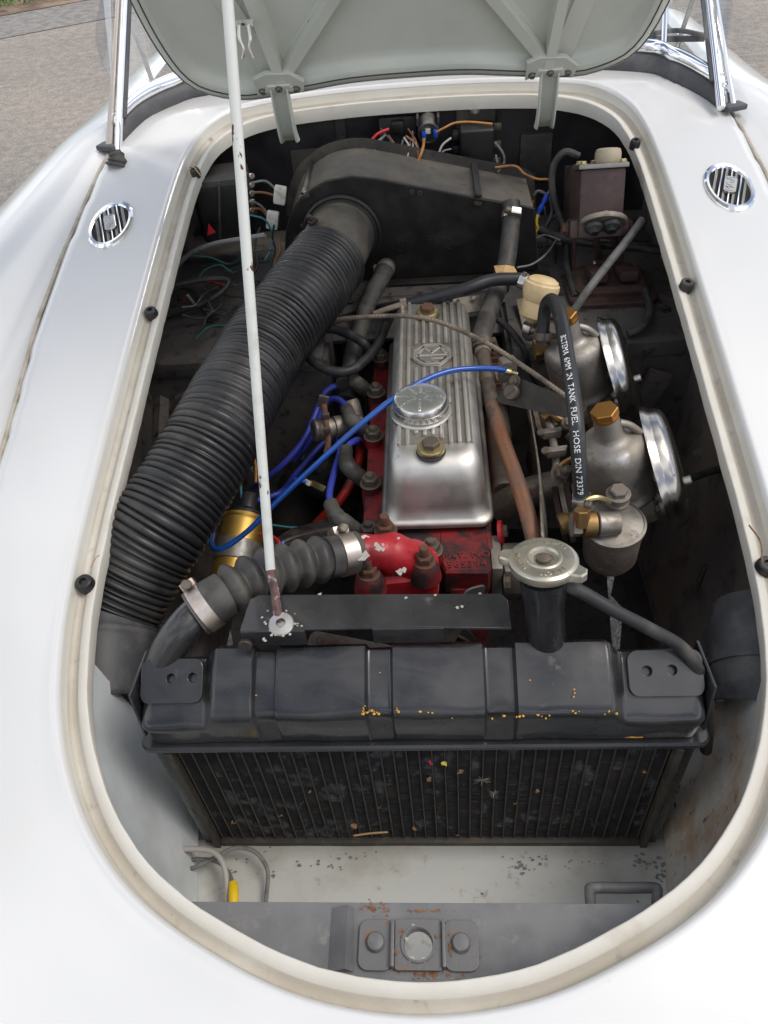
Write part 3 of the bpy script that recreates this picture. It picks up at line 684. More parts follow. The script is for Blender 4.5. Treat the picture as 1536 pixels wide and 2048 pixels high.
# ------------------------------------------------------------------ windscreen
ws = thing('windscreen', 'curved glass windscreen in a chrome frame on a black rubber seal', 'windscreen', (0, 1.0, .93))
lowpx = [(236, 291), (285, 242), (355, 207), (431, 187)]; rpx = [(1250, 141), (1343, 160), (1405, 192), (1446, 222)]
L = [onS(*q) for q in lowpx]; R_ = [onS(*q) for q in rpx]
mid = V((0, (L[-1].y+R_[0].y)/2+.035, 0)); mid.z = S(0, mid.y)
B = resample(crom(L+[mid]+R_, 10), 60)
uW = V((0, .55, .835))
def strip(off0, off1, name, m, bulge=.004, thick=.003):
    rows = []
    for p in B:
        r = []
        for k in range(6):
            t = k/5; r.append(p+uW*lerp(off0, off1, t)+V((0, -1, .4))*bulge*math.sin(math.pi*t))
        rows.append(r)
    return MB().loft(rows).build(name, m, ws, 60, thick=thick)
strip(-.004, .026, 'rubber_seal', 'screen_rubber', .005)
strip(.026, .046, 'lower_rail', 'screen_chrome', .004, .005)
rows = []
topz = .30
for p in B:
    rows.append([p+uW*.044, p+uW*.044+V((0, .40*topz, .60*topz))*1.0])
gl = MB().loft(rows).build('glass_pane', 'screen_glass', ws, 60, fix=False)
for sg, (f0_, f1_, s0, s1) in ((-1, ((239, 238), (249, 0), (220, 278), (236, 0))), (1, ((1436, 165), (1417, 0), (1463, 205), (1433, 0)))):
    a = V(B[0] if sg < 0 else B[-1])+uW*.036; y0 = a.y
    a = at(*f0_, y=y0); b = at(*f1_, y=y0+.11); d = (b-a)
    MB().tube([a-d*.30, b+d*.6], .0058, 12, 4, rf=None).build('frame_post', 'screen_chrome', ws)
    MB().tube([a+V((sg*-.007, .004, 0)), b+d*.6+V((sg*-.007, .004, 0))], .0035, 8, 4).build('pane_seal', 'screen_rubber', ws)
    a2 = at(*s0, y=y0-.012); b2 = at(*s1, y=y0+.105); d2 = b2-a2
    MB().tube([a2-d2*.05, b2+d2*.6], .0055, 10, 6, rf=lambda t, s: lerp(.0060, .0028, min(1, t*1.6))).build('stanchion', 'dull_stanchion' if sg < 0 else 'screen_chrome', ws)
    ft = at(217 if sg < 0 else 1467, 293 if sg < 0 else 213, y=y0-.02)
    MB().box(ft, (.032, .022, .008), Matrix.Rotation(sg*.35, 4, 'Z'), .003).build('foot_pad', 'screen_rubber', ws)
# wind deflectors clipped to the stanchions
for sg, px, lb in ((-1, [(232, 178), (205, 130), (191, 80), (192, 40), (203, -10), (215, -60), (243, -60), (237, 0)], 'clear wind deflector panel left of the windscreen post'),
                   (1, [(1447, 85), (1455, 70), (1463, 40), (1465, 5), (1465, -40), (1460, -70), (1431, -60), (1433, 0)], 'clear wind deflector panel right of the windscreen post')):
    ps = [at(*q, y=1.10+.03*i/8) for i, q in enumerate(px)]
    MB().add(ps, [tuple(range(len(ps)))]).build('panel', 'perspex', None, 0, thick=.003)
    o = bpy.data.objects[-1] if False else [q for q in COL.objects if q.name.startswith('panel')][-1]; o.name = 'wind_deflector'
    tag(o, lb, 'deflector', 'clear wind deflectors')
# chrome sidescreen struts behind the glass
for pts, lb in (([(262, 52), (283, 100), (300, 150), (313, 180)], 'chrome sidescreen strut seen through the left of the windscreen'), ([(1385, 0), (1365, 60), (1352, 100), (1340, 112)], 'chrome sidescreen strut seen through the right of the windscreen')):
    ps = [at(*q, y=1.24-.02*i) for i, q in enumerate(pts)]
    tag(MB().tube(ps, .0042, 8, 5).build('sidescreen_strut', 'clamp_grey'), lb, 'strut', 'chrome sidescreen struts')
# wiper
wp = thing('windscreen_wiper', 'black wiper blade lying across the right of the windscreen', 'wiper', at(1360, 78, y=1.04))
a, b = at(1290, 78, y=1.055), at(1410, 77, y=1.03)
MB().box((a+b)/2, ((b-a).length, .006, .008), quadM((0, 0, 0), b-a, (0, 1, 0)), .001).build('blade', 'black_rubber', wp)
MB().tube([a+V((0, -.002, .006)), (a+b)/2+V((0, -.004, .012)), b+V((0, -.002, .004))], .0035, 8).build('spring_arm', 'grey_rubber', wp)
# rubber grommet by the left foot
o = onS(233, 330); a = at(231, 303, y=o.y+.01)
gm = MB(); gm.tube([o-V((0, 0, .002)), lerp(o, a, .5)+V((.002, 0, 0)), a], .008, 14, 6, rf=lambda t, s: lerp(.0165, .0085, t)+.0012*math.sin(s*900))
tag(gm.build('rubber_boot', 'grey_rubber'), 'small ribbed black rubber boot on the scuttle below the left windscreen foot', 'boot')

# ------------------------------------------------------------------ bonnet lid, open
LH = [(0, .002), (.08, 0), (.15, -.009), (.228, -.017), (.266, -.010), (.3, .008), (.318, .035), (.328, .07), (.335, .12), (.338, .2), (.338, .35), (.335, .55), (.322, .72), (.295, .84), (.24, .94), (.14, 1.01), (0, 1.03)]
def LP(u, v, h=0): return V((u, .86-.5*v-.866*h, 1.0+.866*v-.5*h))
def lidpx(px, py, h=0):
    p = onp(px, py, LP(0, 0, h), (0, .866, .5)); return p.x, (p.z-LP(0, 0, h).z)/.866
lid = thing('bonnet', 'open bonnet seen from below, grey green underside with stiffening ribs', 'bonnet', LP(0, 0))
ol = [V((x, y, 0)) for x, y in LH]+[V((-x, y, 0)) for x, y in LH[-2:0:-1]]
ol = resample((lambda q: q+[q[0]])(crom(ol, 8, True)), 160)[:-1]
on = [V(((ol[(i+1) % 160]-ol[i-1]).y, -(ol[(i+1) % 160]-ol[i-1]).x, 0)).normalized() for i in range(160)]
def lrow(ins, h): return [LP(p.x-n.x*ins, p.y-n.y*ins, h) for p, n in zip(ol, on)]
rows = [lrow(0, -.014), lrow(-.001, 0), lrow(.002, .003), lrow(.012, .0035), lrow(.0165, .001), lrow(.019, -.008), lrow(.034, -.014)]
MB().loft(rows[:5], True).build('rim_flange', 'lid_paint', lid, 50)
MB().loft([lrow(.0085, .0036), lrow(.0090, .0046), lrow(.0100, .0046), lrow(.0105, .0036)], True).build('edge_seam', 'lid_dark', lid)
def inrow(s, dh):
    out = []
    for p, n in zip(ol, on):
        q = V((p.x-n.x*.034, p.y-n.y*.034, 0)); q = V((0, .5, 0)).lerp(q, s)
        out.append(LP(q.x, q.y, -.014-.04*(1-s*s)+dh))
    return out
rows = [lrow(.0165, .001), lrow(.019, -.008), lrow(.026, -.013)]+[inrow(1-i/10, 0) for i in range(10)]
mb = MB().loft(rows, True); mb.f.append(tuple(len(mb.v)-160+k for k in range(160))); mb.build('inner_skin', 'lid_paint', lid, 50)
rows = [lrow(-.0015, .002), lrow(-.004, -.008)]+[inrow(1-i/10, -.006) for i in range(10)]
mb = MB().loft(rows, True); mb.f.append(tuple(len(mb.v)-160+k for k in range(160))); mb.build('outer_skin', 'white_paint', lid, 50)
def lh(u, v):     # height of the inner skin
    return -.014-.04*max(0, 1-(max(abs(u)/.31, abs(v-.5)/.5))**2)
def lidbar(a, b, w, name='rib', hh=.014, ext=.35):
    (u0, v0), (u1, v1) = lidpx(*a, -.006), lidpx(*b, -.006); du, dv = u1-u0, v1-v0; l = math.hypot(du, dv); n = 12; rows = []
    for i in range(n+1):
        t = i/n*(1+ext/l); u, v = u0+du*t, v0+dv*t; nx, ny = -dv/l*w/2, du/l*w/2; z = lh(u, v)
        rows.append([LP(u+nx*1.25, v+ny*1.25, z-.002), LP(u+nx*1.25, v+ny*1.25, z+.002), LP(u+nx, v+ny, z+.003), LP(u+nx*.90, v+ny*.90, z+hh), LP(u-nx*.90, v-ny*.90, z+hh), LP(u-nx, v-ny, z+.003), LP(u-nx*1.25, v-ny*1.25, z+.002), LP(u-nx*1.25, v-ny*1.25, z-.002)])
    mb = MB().loft(rows); k = len(rows)*8
    mb.f += [tuple(range(8)), tuple(k-8+i for i in range(8))]
    return mb.build(name, 'lid_paint', lid)
lidbar((566, 158), (497, 0), .015, hh=.026); lidbar((572, 140), (672, 0), .016, hh=.022)
lidbar((1094, 128), (1126, 0), .015, hh=.026); lidbar((1096, 120), (985, 0), .016, hh=.022)
lidbar((540, 150), (430, 0), .030, 'stiffener', .007); lidbar((1120, 125), (1180, 0), .030, 'stiffener', .007)
for sg, c in ((-1, (558, 172)), (1, (1100, 140))):
    u, v = lidpx(*c, .006)
    pts = [(-.033, .016), (-.033, -.012), (-.022, -.008), (.022, -.008), (.033, -.012), (.037, .006), (.018, .022), (-.015, .024)]
    MH = Matrix.Translation(LP(u, v, .006)) @ Matrix(((1, 0, 0, 0), (0, -.5, -.866, 0), (0, .866, -.5, 0), (0, 0, 0, 1)))
    hb = MB().prism(pts, MH, -.004, .003, .0006).build('hinge_bracket', 'lid_paint', lid)
    MB().prism([(-.022, -.006), (.022, -.006), (.016, .006), (-.016, .006)], MH, .0028, .006, .001).build('hinge_knuckle', 'lid_paint', hb)
    for dx in (-.024, .024): nut(hb, MH @ V((dx, -.004, .003)), (0, -.866, -.5), .0042, 'cast_alloy', 'bolt', 'bolt')
    nut(hb, MH @ V((0, .001, .006)), (0, -.866, -.5), .004, 'cast_alloy', 'bolt', 'bolt')
    # arm: channel section curving down into the bay
    c0 = LP(u, v, .002); y0 = c0.y
    path = [(y0, c0.z-.002), (y0+.004, c0.z-.025), (y0+.010, c0.z-.050), (y0+.020, c0.z-.073), (y0+.034, c0.z-.087)]
    P = crom([V((0, a, b)) for a, b in path], 6); rows = []
    for i, p in enumerate(P):
        t = i/(len(P)-1); dpt = lerp(.012, .020, t)*(1-.75*sstep(.86, 1, t)); w_ = .0125
        q = V((c0.x, p.y, p.z)); f = V((0, -1, -.12))
        rows.append([q+V((-w_, 0, 0))+f*dpt, q+V((-w_+.002, 0, 0))+f*dpt, q+V((-w_+.003, 0, 0)), q+V((w_-.003, 0, 0)), q+V((w_-.002, 0, 0))+f*dpt, q+V((w_, 0, 0))+f*dpt, q+V((w_, .003, 0)), q+V((-w_, .003, 0))])
    MB().loft(rows, True).build('hinge_arm', 'lid_paint', lid)
    pad = V((c0.x+.004, .9825, .835)); 
    MB().box(pad, (.052, .004, .075), None, .003).build('hinge_pad', 'black_dusty', lid)
# spring clip on the left rib
u, v = lidpx(488, 50, .014); p = LP(u, v, .012)
clip = thing('prop_clip', 'small steel spring clip on the left bonnet rib', 'clip', p)
MB().box(p, (.024, .004, .010), Matrix.Rotation(math.radians(-60), 4, 'X'), .001).build('base', 'lid_paint', clip)
for s in (-1, 1): MB().tube([p+V((s*.006, -.004, 0)), p+V((s*.007, -.010, -.014)), p+V((s*.004, -.012, -.026)), p+V((s*.007, -.013, -.036))], .0022, 6).build('prong', 'zinc_steel', clip)
nut(clip, p+V((0, -.005, .002)), (0, -.866, -.5), .003, 'zinc_steel', 'screw', 'screw')

# ------------------------------------------------------------------ bonnet prop
pf = at(562, 1247, z=.8075); p1 = at(541, 1142, d=(at(455, 0, y=.3)-CAM).dot(FW)*.25+(pf-CAM).dot(FW)*.75)
pt = at(455, 0, y=.3)
kb = pf+(pt-pf)*.20; kb = at(541, 1140, y=kb.y)
dirp = (pt-kb).normalized(); te = kb+dirp*.76
prop = thing('bonnet_prop', 'long white chipped bonnet prop rod standing on the black bracket', 'rod', pf)
MB().tube([kb, te], .0042, 14, 40, rf=None).build('painted_rod', 'white_prop', prop)
MB().tube([pf-V((0, 0, .010)), pf+(kb-pf)*.25+V((-.001, 0, 0)), lerp(pf, kb, .62), kb], .0041, 14, 6).build('bare_foot', 'bare_prop', prop)
MB().lathe([(.0042, .0022), (.0098, .0016), (.0108, .0004), (.0108, -.0012)], pf+V((0, 0, -.0005)), (0, -.25, .97), 28, capa=False).build('washer', 'zinc_steel', prop)

# ------------------------------------------------------------------ radiator
rad = thing('radiator', 'black radiator with ribbed top tank and finned core across the bay', 'radiator', (0, .03, .47))
PR = [(.064, .704), (.066, .758), (.063, .772), (.055, .7795), (.046, .7765), (.034, .7700), (.022, .7625), (.0110, .7556), (.0070, .7525), (.0046, .7485), (.0042, .7430), (.0058, .728), (.0085, .704)]
nv = len(PR); cols = []
xs = sorted(set([-.2405, -.2395, -.237, -.234, -.231]+[-.228+.456*k/380 for k in range(381)]+[.231, .234, .237, .2395, .2405]))
def groove(x):
    g = 0
    for c, wd, dp in ((-.128, .017, .0058), (-.030, .019, .0058), (.0715, .023, .0068)):
        g += dp*(sstep(c-wd/2-.0022, c-wd/2+.0004, x)-sstep(c+wd/2-.0004, c+wd/2+.0022, x))
    return g
for x in xs:
    low = .015*(sstep(-.170, -.184, x) if x < 0 else sstep(.160, .175, x)); d = .2405-abs(x)
    ins = .011*(1-math.sqrt(max(0, 1-(1-min(1, d/.011))**2))); g = groove(x); r = []
    for i, (y, z) in enumerate(PR):
        t = sstep(.715, .750, z); gg = g*sstep(.705, .716, z)
        ny, nz = ((1, 0) if i < 2 else (0, 1) if i < 4 else (-.45, .9) if i < 8 else (-.8, .6) if i < 10 else (-1, 0))
        dent = .0016*mnoise.noise(V((x*28, y*60, z*50)))
        if i < 2: gg = 0
        r.append(V((x, y-ny*(gg+ins-dent), z-nz*(gg+ins-dent)-low*t+(.004*t if i < 4 else 0)*0)))
    cols.append(r)
mb = MB().loft(cols); k = len(mb.v); mb.f += [tuple(range(nv-1, -1, -1)), tuple(k-nv+i for i in range(nv))]
tank = mb.build('top_tank', 'black_satin', rad, 40)
MB().prism(rrect(.500, .070, .010, 6, 0, .0380), Matrix.Identity(4), .6955, .7015, .002).build('tank_flange', 'black_satin', rad)
MB().box((0, .040, .6905), (.462, .050, .008), None, .002).build('header_plate', 'black_satin', rad)
TE = V((0, .034, .7558)); sl = V((0, .843, .538)).normalized(); tn = V((0, -sl.z, sl.y))
MT = quadM(TE+tn*.0012, (1, 0, 0), sl)
for sg, hs, lb in ((-1, ((343, 1357), (386, 1355)), None), (1, ((1293, 1342), (1343, 1340)), None)):
    hh = []
    for q in hs:
        p = MT.inverted() @ onp(*q, TE+tn*.0025, tn); hh.append((p.x, p.y, .0048))
    xo = -.238 if sg < 0 else .238; xi = -.184 if sg < 0 else .178
    out = rrect(abs(xo-xi), .037, .008, 5, (xo+xi)/2, .004)
    tb = plate(out, hh, MT @ Matrix.Translation((0, 0, .0012)), .0026, 'mounting_tab', 'black_satin', rad, .0006, 20)
    MB().box(V((sg*.2425, .040, .735)), (.0028, .052, .055), Matrix.Rotation(math.radians(-8), 4, 'X'), .001).build('side_strap', 'black_satin', tb)
# core: tubes one by one, fins as one fine mass, side frames
CB, CT = .492, .690
def _tube(mb): mb.box((0, .004, 0), (.0015, .012, CT-CB), None, .0006, 1)
for k in range(39):
    inst('coretube', _tube, 'water_tube', 'core_tube', rad, Matrix.Translation((lerp(-.2200, .2200, k/38), .012, (CB+CT)/2)))
mb = MB(); rnd = random.Random(3)
for k in range(38):
    x0 = lerp(-.2200, .2200, k/38)+.0011; x1 = lerp(-.2200, .2200, (k+1)/38)-.0011; n = 118
    for i in range(n):
        z = lerp(CB, CT, (i+.5)/n); j = rnd.uniform(-.0003, .0003); yy = .0112+rnd.uniform(0, .0010); tl = rnd.uniform(-.0003, .0003)
        mb.add([(x0, yy, z+j), (x1, yy, z+j+tl), (x1, .030, z+.0008), (x0, .030, z+.0008)], [(0, 1, 2, 3)])
mb.build('fins', 'core_fin', rad, 0, fix=False, kind='stuff')
MB().box((0, .034, (CB+CT)/2), (.452, .004, CT-CB)).build('core_back', 'core_fin', rad)
for sg in (-1, 1):
    MB().box((sg*.2258, .014, (CB+CT)/2-.004), (.007, .022, CT-CB+.012), None, .0012).build('core_frame', 'core_tube', rad)
    MB().box((sg*.2365, .034, (CB+CT)/2-.004), (.008, .050, CT-CB+.014), None, .0015).build('side_plate', 'black_satin', rad)
MB().box((0, .011, CB-.002), (.446, .012, .012), None, .003).build('bottom_bead', 'core_tube', rad)
MB().box((0, .032, CB-.020), (.452, .056, .028), None, .006).build('bottom_tank', 'black_satin', rad)
# inlet elbow and filler neck
E0 = [at(322, 1335, z=.752), at(343, 1290, z=.774), at(372, 1250, z=.790), at(412, 1208, z=.793)]
MB().tube(E0, .0155, 24, 8).build('inlet_elbow', 'black_satin', rad)
nb, ntp = at(1092, 1285, z=.770), at(1087, 1150, z=.845)
na = (ntp-nb).normalized()
MB().tube([nb-na*.01, ntp], .0165, 28, 6, rf=lambda t, s: .0165+.0035*sstep(.80, .86, t)).build('filler_neck', 'black_satin', rad)
# orange sealant weeping from the seams
mb = MB(); rnd = random.Random(5)
def blob(px, py, z, s):
    p = at(px, py, z=z)
    pts = [(0, 0, .5*s)]+[(s*rnd.uniform(.6, 1.3)*math.cos(a), s*rnd.uniform(.6, 1.3)*math.sin(a), -.2*s) for a in [k*math.pi/3 for k in range(6)]]
    mb.add([p+V(q) for q in pts], [(0, 1+k, 1+(k+1) % 6) for k in range(6)])
for px in [725+k*3.5 for k in range(10)]+[797, 792, 799, 840, 850, 858, 866, 905, 935, 960, 985, 1008, 1034, 1038, 1046, 1075, 1083, 1092, 1100, 1145, 1152, 1160, 1210, 1216, 1235]:
    if rnd.random() < .85: blob(px+rnd.uniform(-2, 2), 1425+rnd.uniform(-4, 4)+(8 if px > 900 else 0)-8*(px > 1140), .7525, rnd.uniform(.0006, .0015))
for k in range(9): blob(728+rnd.uniform(-3, 3), 1395+k*3.4, .7565, rnd.uniform(.0005, .0010)); 
for k in range(6): blob(795+rnd.uniform(-3, 3), 1404+k*4, .754, rnd.uniform(.0006, .0013))
for q in ((510, 1384, .757), (512, 1390, .757), (520, 1311, .772), (655, 1330, .77), (900, 1330, .772), (1148, 1378, .763), (1149, 1386, .763), (1147, 1393, .762), (1155, 1298, .775), (1060, 1360, .767), (760, 1345, .768)): blob(*q, .0009)
mb.build('sealant_beads', 'sealant', rad, 40, kind='stuff')
p = at(1267, 1472, y=.0005); MB().add([p+V(q) for q in ((-.008, -.001, -.001), (-.002, -.0016, .0025), (.002, -.0014, .001), (.008, -.001, .0006), (.007, -.001, -.0015), (0, -.0012, -.0012))], [(0, 1, 2, 3, 4, 5)]).build('sealant_smear', 'sealant', rad)

# cap
cc = at(1087, 1122, z=.853); ca = V((-.02, .16, 1)).normalized(); cap = thing('pressure_cap', 'round nickel radiator cap with two lugs and raised lettering', 'cap', cc)
Xc, Yc, Ac = basis(ca, (1, 0, 0))
mb = MB(); mb.lathe([(.0245, -.006), (.0268, -.005), (.0278, -.001), (.0275, .002), (.0258, .0038), (.0240, .0042), (.0150, .0040), (.0138, .0052), (.0122, .0052), (.0108, .0030), (.0078, .0024), (.0075, .0014)], cc, ca, 56); mb.build('disc', 'cap_nickel', cap)
MB().lathe([(.0062, .0014), (.0060, .0040), (.0050, .0046)], cc, ca, 20).build('rivet', 'dirty_pipe', cap)
Mc = Matrix(((Xc.x, Yc.x, Ac.x, cc.x), (Xc.y, Yc.y, Ac.y, cc.y), (Xc.z, Yc.z, Ac.z, cc.z), (0, 0, 0, 1)))
for ang in (163, -32):
    a = math.radians(ang); M = Mc @ Matrix.Rotation(a, 4, 'Z')
    MB().prism([(.022, -.011), (.028, -.0075), (.0345, -.0055), (.0365, 0), (.0345, .0055), (.028, .0075), (.022, .011)], M, -.005, .0022, .0014).build('lug', 'cap_nickel', cap)
def arc(mid, r, flip=False):
    def fn(c):
        a = math.radians(mid)+(c.x/r)*(1 if flip else -1); rr = r+(-c.y if flip else c.y)
        return Mc @ V((rr*math.cos(a), rr*math.sin(a), .0044+c.z))
    return fn
text('UNIPART', .0056, None, 'cap_nickel', cap, .0006, arc(50, .0205), space=1.05)
text('REMOVE', .0056, None, 'cap_nickel', cap, .0006, arc(190, .0205), space=1.05)
text('SLOWLY', .0056, None, 'cap_nickel', cap, .0006, arc(285, .0205, True), space=1.05)
text('48 kPa  7 psi', .0036, None, 'cap_nickel', cap, .0004, arc(115, .0205), space=1.0)
# overflow pipe
pts = [at(1128, 1168, z=.838), at(1165, 1185, z=.832), at(1230, 1222, z=.818), at(1300, 1258, z=.800), at(1360, 1292, z=.782), at(1394, 1335, z=.762), at(1411, 1385, z=.732), at(1416, 1435, z=.700), at(1412, 1500, z=.62)]
tag(MB().tube(pts, .0055, 14, 8).build('overflow_pipe', 'black_rubber'), 'black rubber overflow pipe running from the filler neck over the right end of the radiator', 'pipe')

# ------------------------------------------------------------------ prop bracket across the back of the tank
br = thing('prop_bracket', 'flat black steel bracket plate behind the radiator tank carrying the prop rod', 'bracket', (-.03, .07, .78))
BZ = .804
c = [at(482, 1262, z=BZ), at(500, 1192, z=BZ+.004), at(512, 1187, z=BZ+.004), at(1006, 1184, z=BZ+.004), at(1014, 1190, z=BZ+.004), at(1021, 1262, z=BZ), at(888, 1262, z=BZ)]
hl = at(562, 1247, z=BZ)
fy = c[0].y
out = [(c[0].x, fy), (c[6].x-.004, fy), (c[6].x, fy-.001), (c[5].x, fy-.003), (c[4].x, c[4].y-.004), (c[3].x-.002, c[3].y), (c[2].x+.002, c[2].y), (c[1].x, c[1].y-.002)]
plate(out, [], Matrix.Translation((0, 0, BZ)), .0026, 'plate', 'black_satin', br, .0008)
n0, n1 = at(615, 1280, y=fy).x, at(748, 1280, y=fy).x
for a, b in ((c[0].x, n0), (n1, c[6].x)):
    MB().box(((a+b)/2, fy-.0012, BZ-.0085), (b-a, .0026, .019), None, .0008).build('front_flange', 'black_satin', br)
for px in (487, 1000): pass
nut(br, at(492, 1287, y=fy-.003), (0, -1, .2), .006, 'nut_black', 'screw', 'screw')
mb = MB(); rnd = random.Random(11)
for k in range(30):
    a = rnd.uniform(0, 6.28); r = rnd.gauss(.0135, .0026); 
    if math.sin(a) < -.35 and rnd.random() < .7: continue
    p = V((hl.x+r*math.cos(a)*1.1, hl.y+r*math.sin(a), BZ+.0014)); s = rnd.uniform(.0006, .0016)
    mb.add([p+V((s*math.cos(t)*rnd.uniform(.6, 1.2), s*math.sin(t)*rnd.uniform(.6, 1.2), 0)) for t in [j*1.05 for j in range(6)]], [tuple(range(6))])
for q in ((527, 1278), (530, 1281), (915, 1215), (924, 1213), (812, 1195), (870, 1190), (640, 1188), (960, 1187)):
    p = at(*q, z=BZ+.0016); s = .0016
    mb.add([p+V((s*math.cos(t)*rnd.uniform(.6, 1.4), s*math.sin(t)*rnd.uniform(.6, 1.2), 0)) for t in [j*1.05 for j in range(6)]], [tuple(range(6))])
mb.build('paint_flakes', 'bare_white_scab', br, 0, kind='stuff')

# ------------------------------------------------------------------ top hose
hp = [at(390, 1229, z=.792), at(440, 1195, z=.797), at(520, 1153, z=.794), at(600, 1128, z=.785), at(672, 1112, z=.774), at(715, 1102, z=.768)]
th = thing('radiator_hose', 'ribbed grey rubber top hose from the radiator to the red thermostat housing', 'hose', hp[0])
HPs = crom(hp, 40)
def hr(t, s):
    r = lerp(.0215, .0200, t)
    if .19 < t < .80:
        u = (t-.19)/.61*6; b = .5-.5*math.cos(2*math.pi*u); r = .0175+.0075*b**.7*(1-.25*(u/6))
    return r
hb = MB().tube(HPs, .02, 30, rf=hr, raw=True); hb.build('hose_body', 'grey_rubber', th)
fr = frames(HPs)
i0, i1 = int(len(HPs)*.085), int(len(HPs)*.875)
clampring(th, HPs[i0], fr[i0][0], hr(.085, 0)+.0002, .0125, sdir=V((-.75, .35, .5)))
clampring(th, HPs[i1], fr[i1][0], hr(.875, 0)+.0002, .0155, sdir=V((-.5, .6, .7)))

# ------------------------------------------------------------------ engine
eng = thing('engine', 'red four cylinder engine with polished alloy rocker cover', 'engine', (.02, .45, .40))
CX = .0225; Y0, Y1, ZB = .2615, .640, .7135; WD = .1235
mb = MB()
mb.box((.010, .435, .655), (.146, .40, .092), None, .006)
mb.build('cylinder_head', 'red_engine', eng)
MB().box((.010, .43, .505), (.136, .40, .205), None, .008).build('engine_block', 'red_engine', eng)
MB().box((.010, .43, .380), (.15, .40, .05), None, .01).build('sump', 'black_box', eng)
MB().box((.010, .70, .50), (.22, .16, .26), None, .05).build('bell_housing', 'bay_dark', eng)
MB().lathe([(.030, 0), (.034, .008), (.034, .030), (.022, .036), (.022, .060)], (.012, .24, .60), (0, -1, 0), 28).build('water_pump', 'red_engine', eng)
MB().lathe([(.050, 0), (.050, .004), (.040, .010), (.050, .016), (.050, .020)], (.012, .185, .60), (0, -1, 0), 32).build('fan_pulley', 'black_box', eng)
for k in range(4):
    a = math.radians(20+90*k); M = Matrix.Translation((.012, .158, .60)) @ Matrix.Rotation(a, 4, 'Y') @ Matrix.Rotation(.5, 4, 'Z')
    MB().prism(rrect(.026, .11, .008, 3, 0, .085), M @ Matrix.Rotation(math.radians(90), 4, 'X'), -.001, .001).build('fan_blade', 'bay_dark', eng)
# rocker cover
def cring(w, l0, l1, z, r, n=8):
    out = []
    for (sx, yy, a0) in ((1, l1, 0), (-1, l1, 90), (-1, l0, 180), (1, l0, 270)):
        for k in range(n+1):
            a = math.radians(a0+90*k/n); sy = 1 if yy == l1 else -1
            out.append(V((CX+sx*(w/2-r)+r*math.cos(a), yy-sy*r+r*math.sin(a), z)))
    return out
rows = [cring(WD, Y0, Y1, ZB-.004, .016), cring(WD+.001, Y0-.0005, Y1, ZB-.001, .016), cring(WD, Y0, Y1, ZB+.002, .016), cring(WD-.005, Y0+.0025, Y1-.002, ZB+.0035, .016), cring(WD-.011, Y0+.0055, Y1-.005, ZB+.0055, .018),
        cring(WD-.016, Y0+.009, Y1-.008, ZB+.020, .020), cring(WD-.020, Y0+.0135, Y1-.011, ZB+.046, .022), cring(WD-.0225, Y0+.017, Y1-.012, ZB+.058, .023), cring(WD-.028, Y0+.022, Y1-.014, ZB+.0655, .023),
        cring(WD-.036, Y0+.029, Y1-.018, ZB+.0705, .022), cring(WD-.044, Y0+.036, Y1-.022, ZB+.0728, .020), cring(WD-.048, Y0+.042, Y1-.024, ZB+.0732, .018)]
mb = MB().loft(rows, True); k = len(rows[0]); mb.f.append(tuple(len(mb.v)-k+i for i in range(k)))
rc = mb.build('rocker_cover', 'polished_alloy', eng, 60)
ZT = ZB+.0732
fl = MB(); fl.prism([(CX-.041, Y0+.052), (CX+.041, Y0+.052), (CX+.041, Y1-.030), (CX-.041, Y1-.030)], Matrix.Identity(4), ZT-.002, ZT+.0004); fl.build('rib_field', 'rib_floor', rc)
CAPP = at(841, 808, z=ZT+.012); BOLF = at(862, 905, z=ZT); BOLR = at(855, 633, z=ZT); BADG = at(864, 708, z=ZT+.004)
RP = .0094; RX = CX-.0012
def rib(x, y0, y1):
    if y1-y0 < .006: return
    MB().box((x, (y0+y1)/2, ZT+.0018), (.0044, y1-y0, .0046), None, .0012).build('rib', 'polished_alloy', rc)
yF = Y0+.050; yR = Y1-.026
for k in range(-4, 5):
    x = RX+k*RP; f0 = yF; stops = []
    if -2 <= k <= 1: f0 = BOLF.y+.026+(.004 if k in (-2,) else 0)-(.006 if k == 1 else 0)
    cuts = []
    if abs(x-CAPP.x) < .0345: h = math.sqrt(.0350**2-(x-CAPP.x)**2); cuts.append((CAPP.y-h, CAPP.y+h))
    if abs(x-BADG.x) < .024: cuts.append((BADG.y-.0265, BADG.y+.0265))
    r1 = yR
    if abs(x-BOLR.x) < .015: r1 = BOLR.y-.015
    y = f0
    for a, b in sorted(cuts):
        rib(x, y, a); y = b
    rib(x, y, r1)
# filler cap on its boss
MB().lathe([(.0350, -.001), (.0350, .003), (.0335, .0048)], (CAPP.x, CAPP.y, ZT), (0, 0, 1), 44).build('filler_boss', 'polished_alloy', rc)
fc = thing('oil_filler_cap', 'round polished alloy oil filler cap with raised oil names on the rocker cover', 'cap', (CAPP.x, CAPP.y, ZT+.005))
o = V((CAPP.x, CAPP.y, ZT+.005)); 
mb = MB(); mb.lathe([(.0305, 0), (.0311, .0015), (.0311, .0090), (.0305, .0105), (.0301, .0135), (.0287, .0160), (.0256, .0174), (.0190, .0180), (.008, .0182)], o, (0, 0, 1), 64); mb.build('cap_dome', 'bright_alloy', fc)
mb = MB()
for k in range(84):
    a = 2*math.pi*k/84; mb.box(o+V((.0312*math.cos(a), .0312*math.sin(a), .0052)), (.0012, .0013, .0068), Matrix.Rotation(a, 4, 'Z'))
mb.build('knurling', 'bright_alloy', fc, 0, kind='stuff')
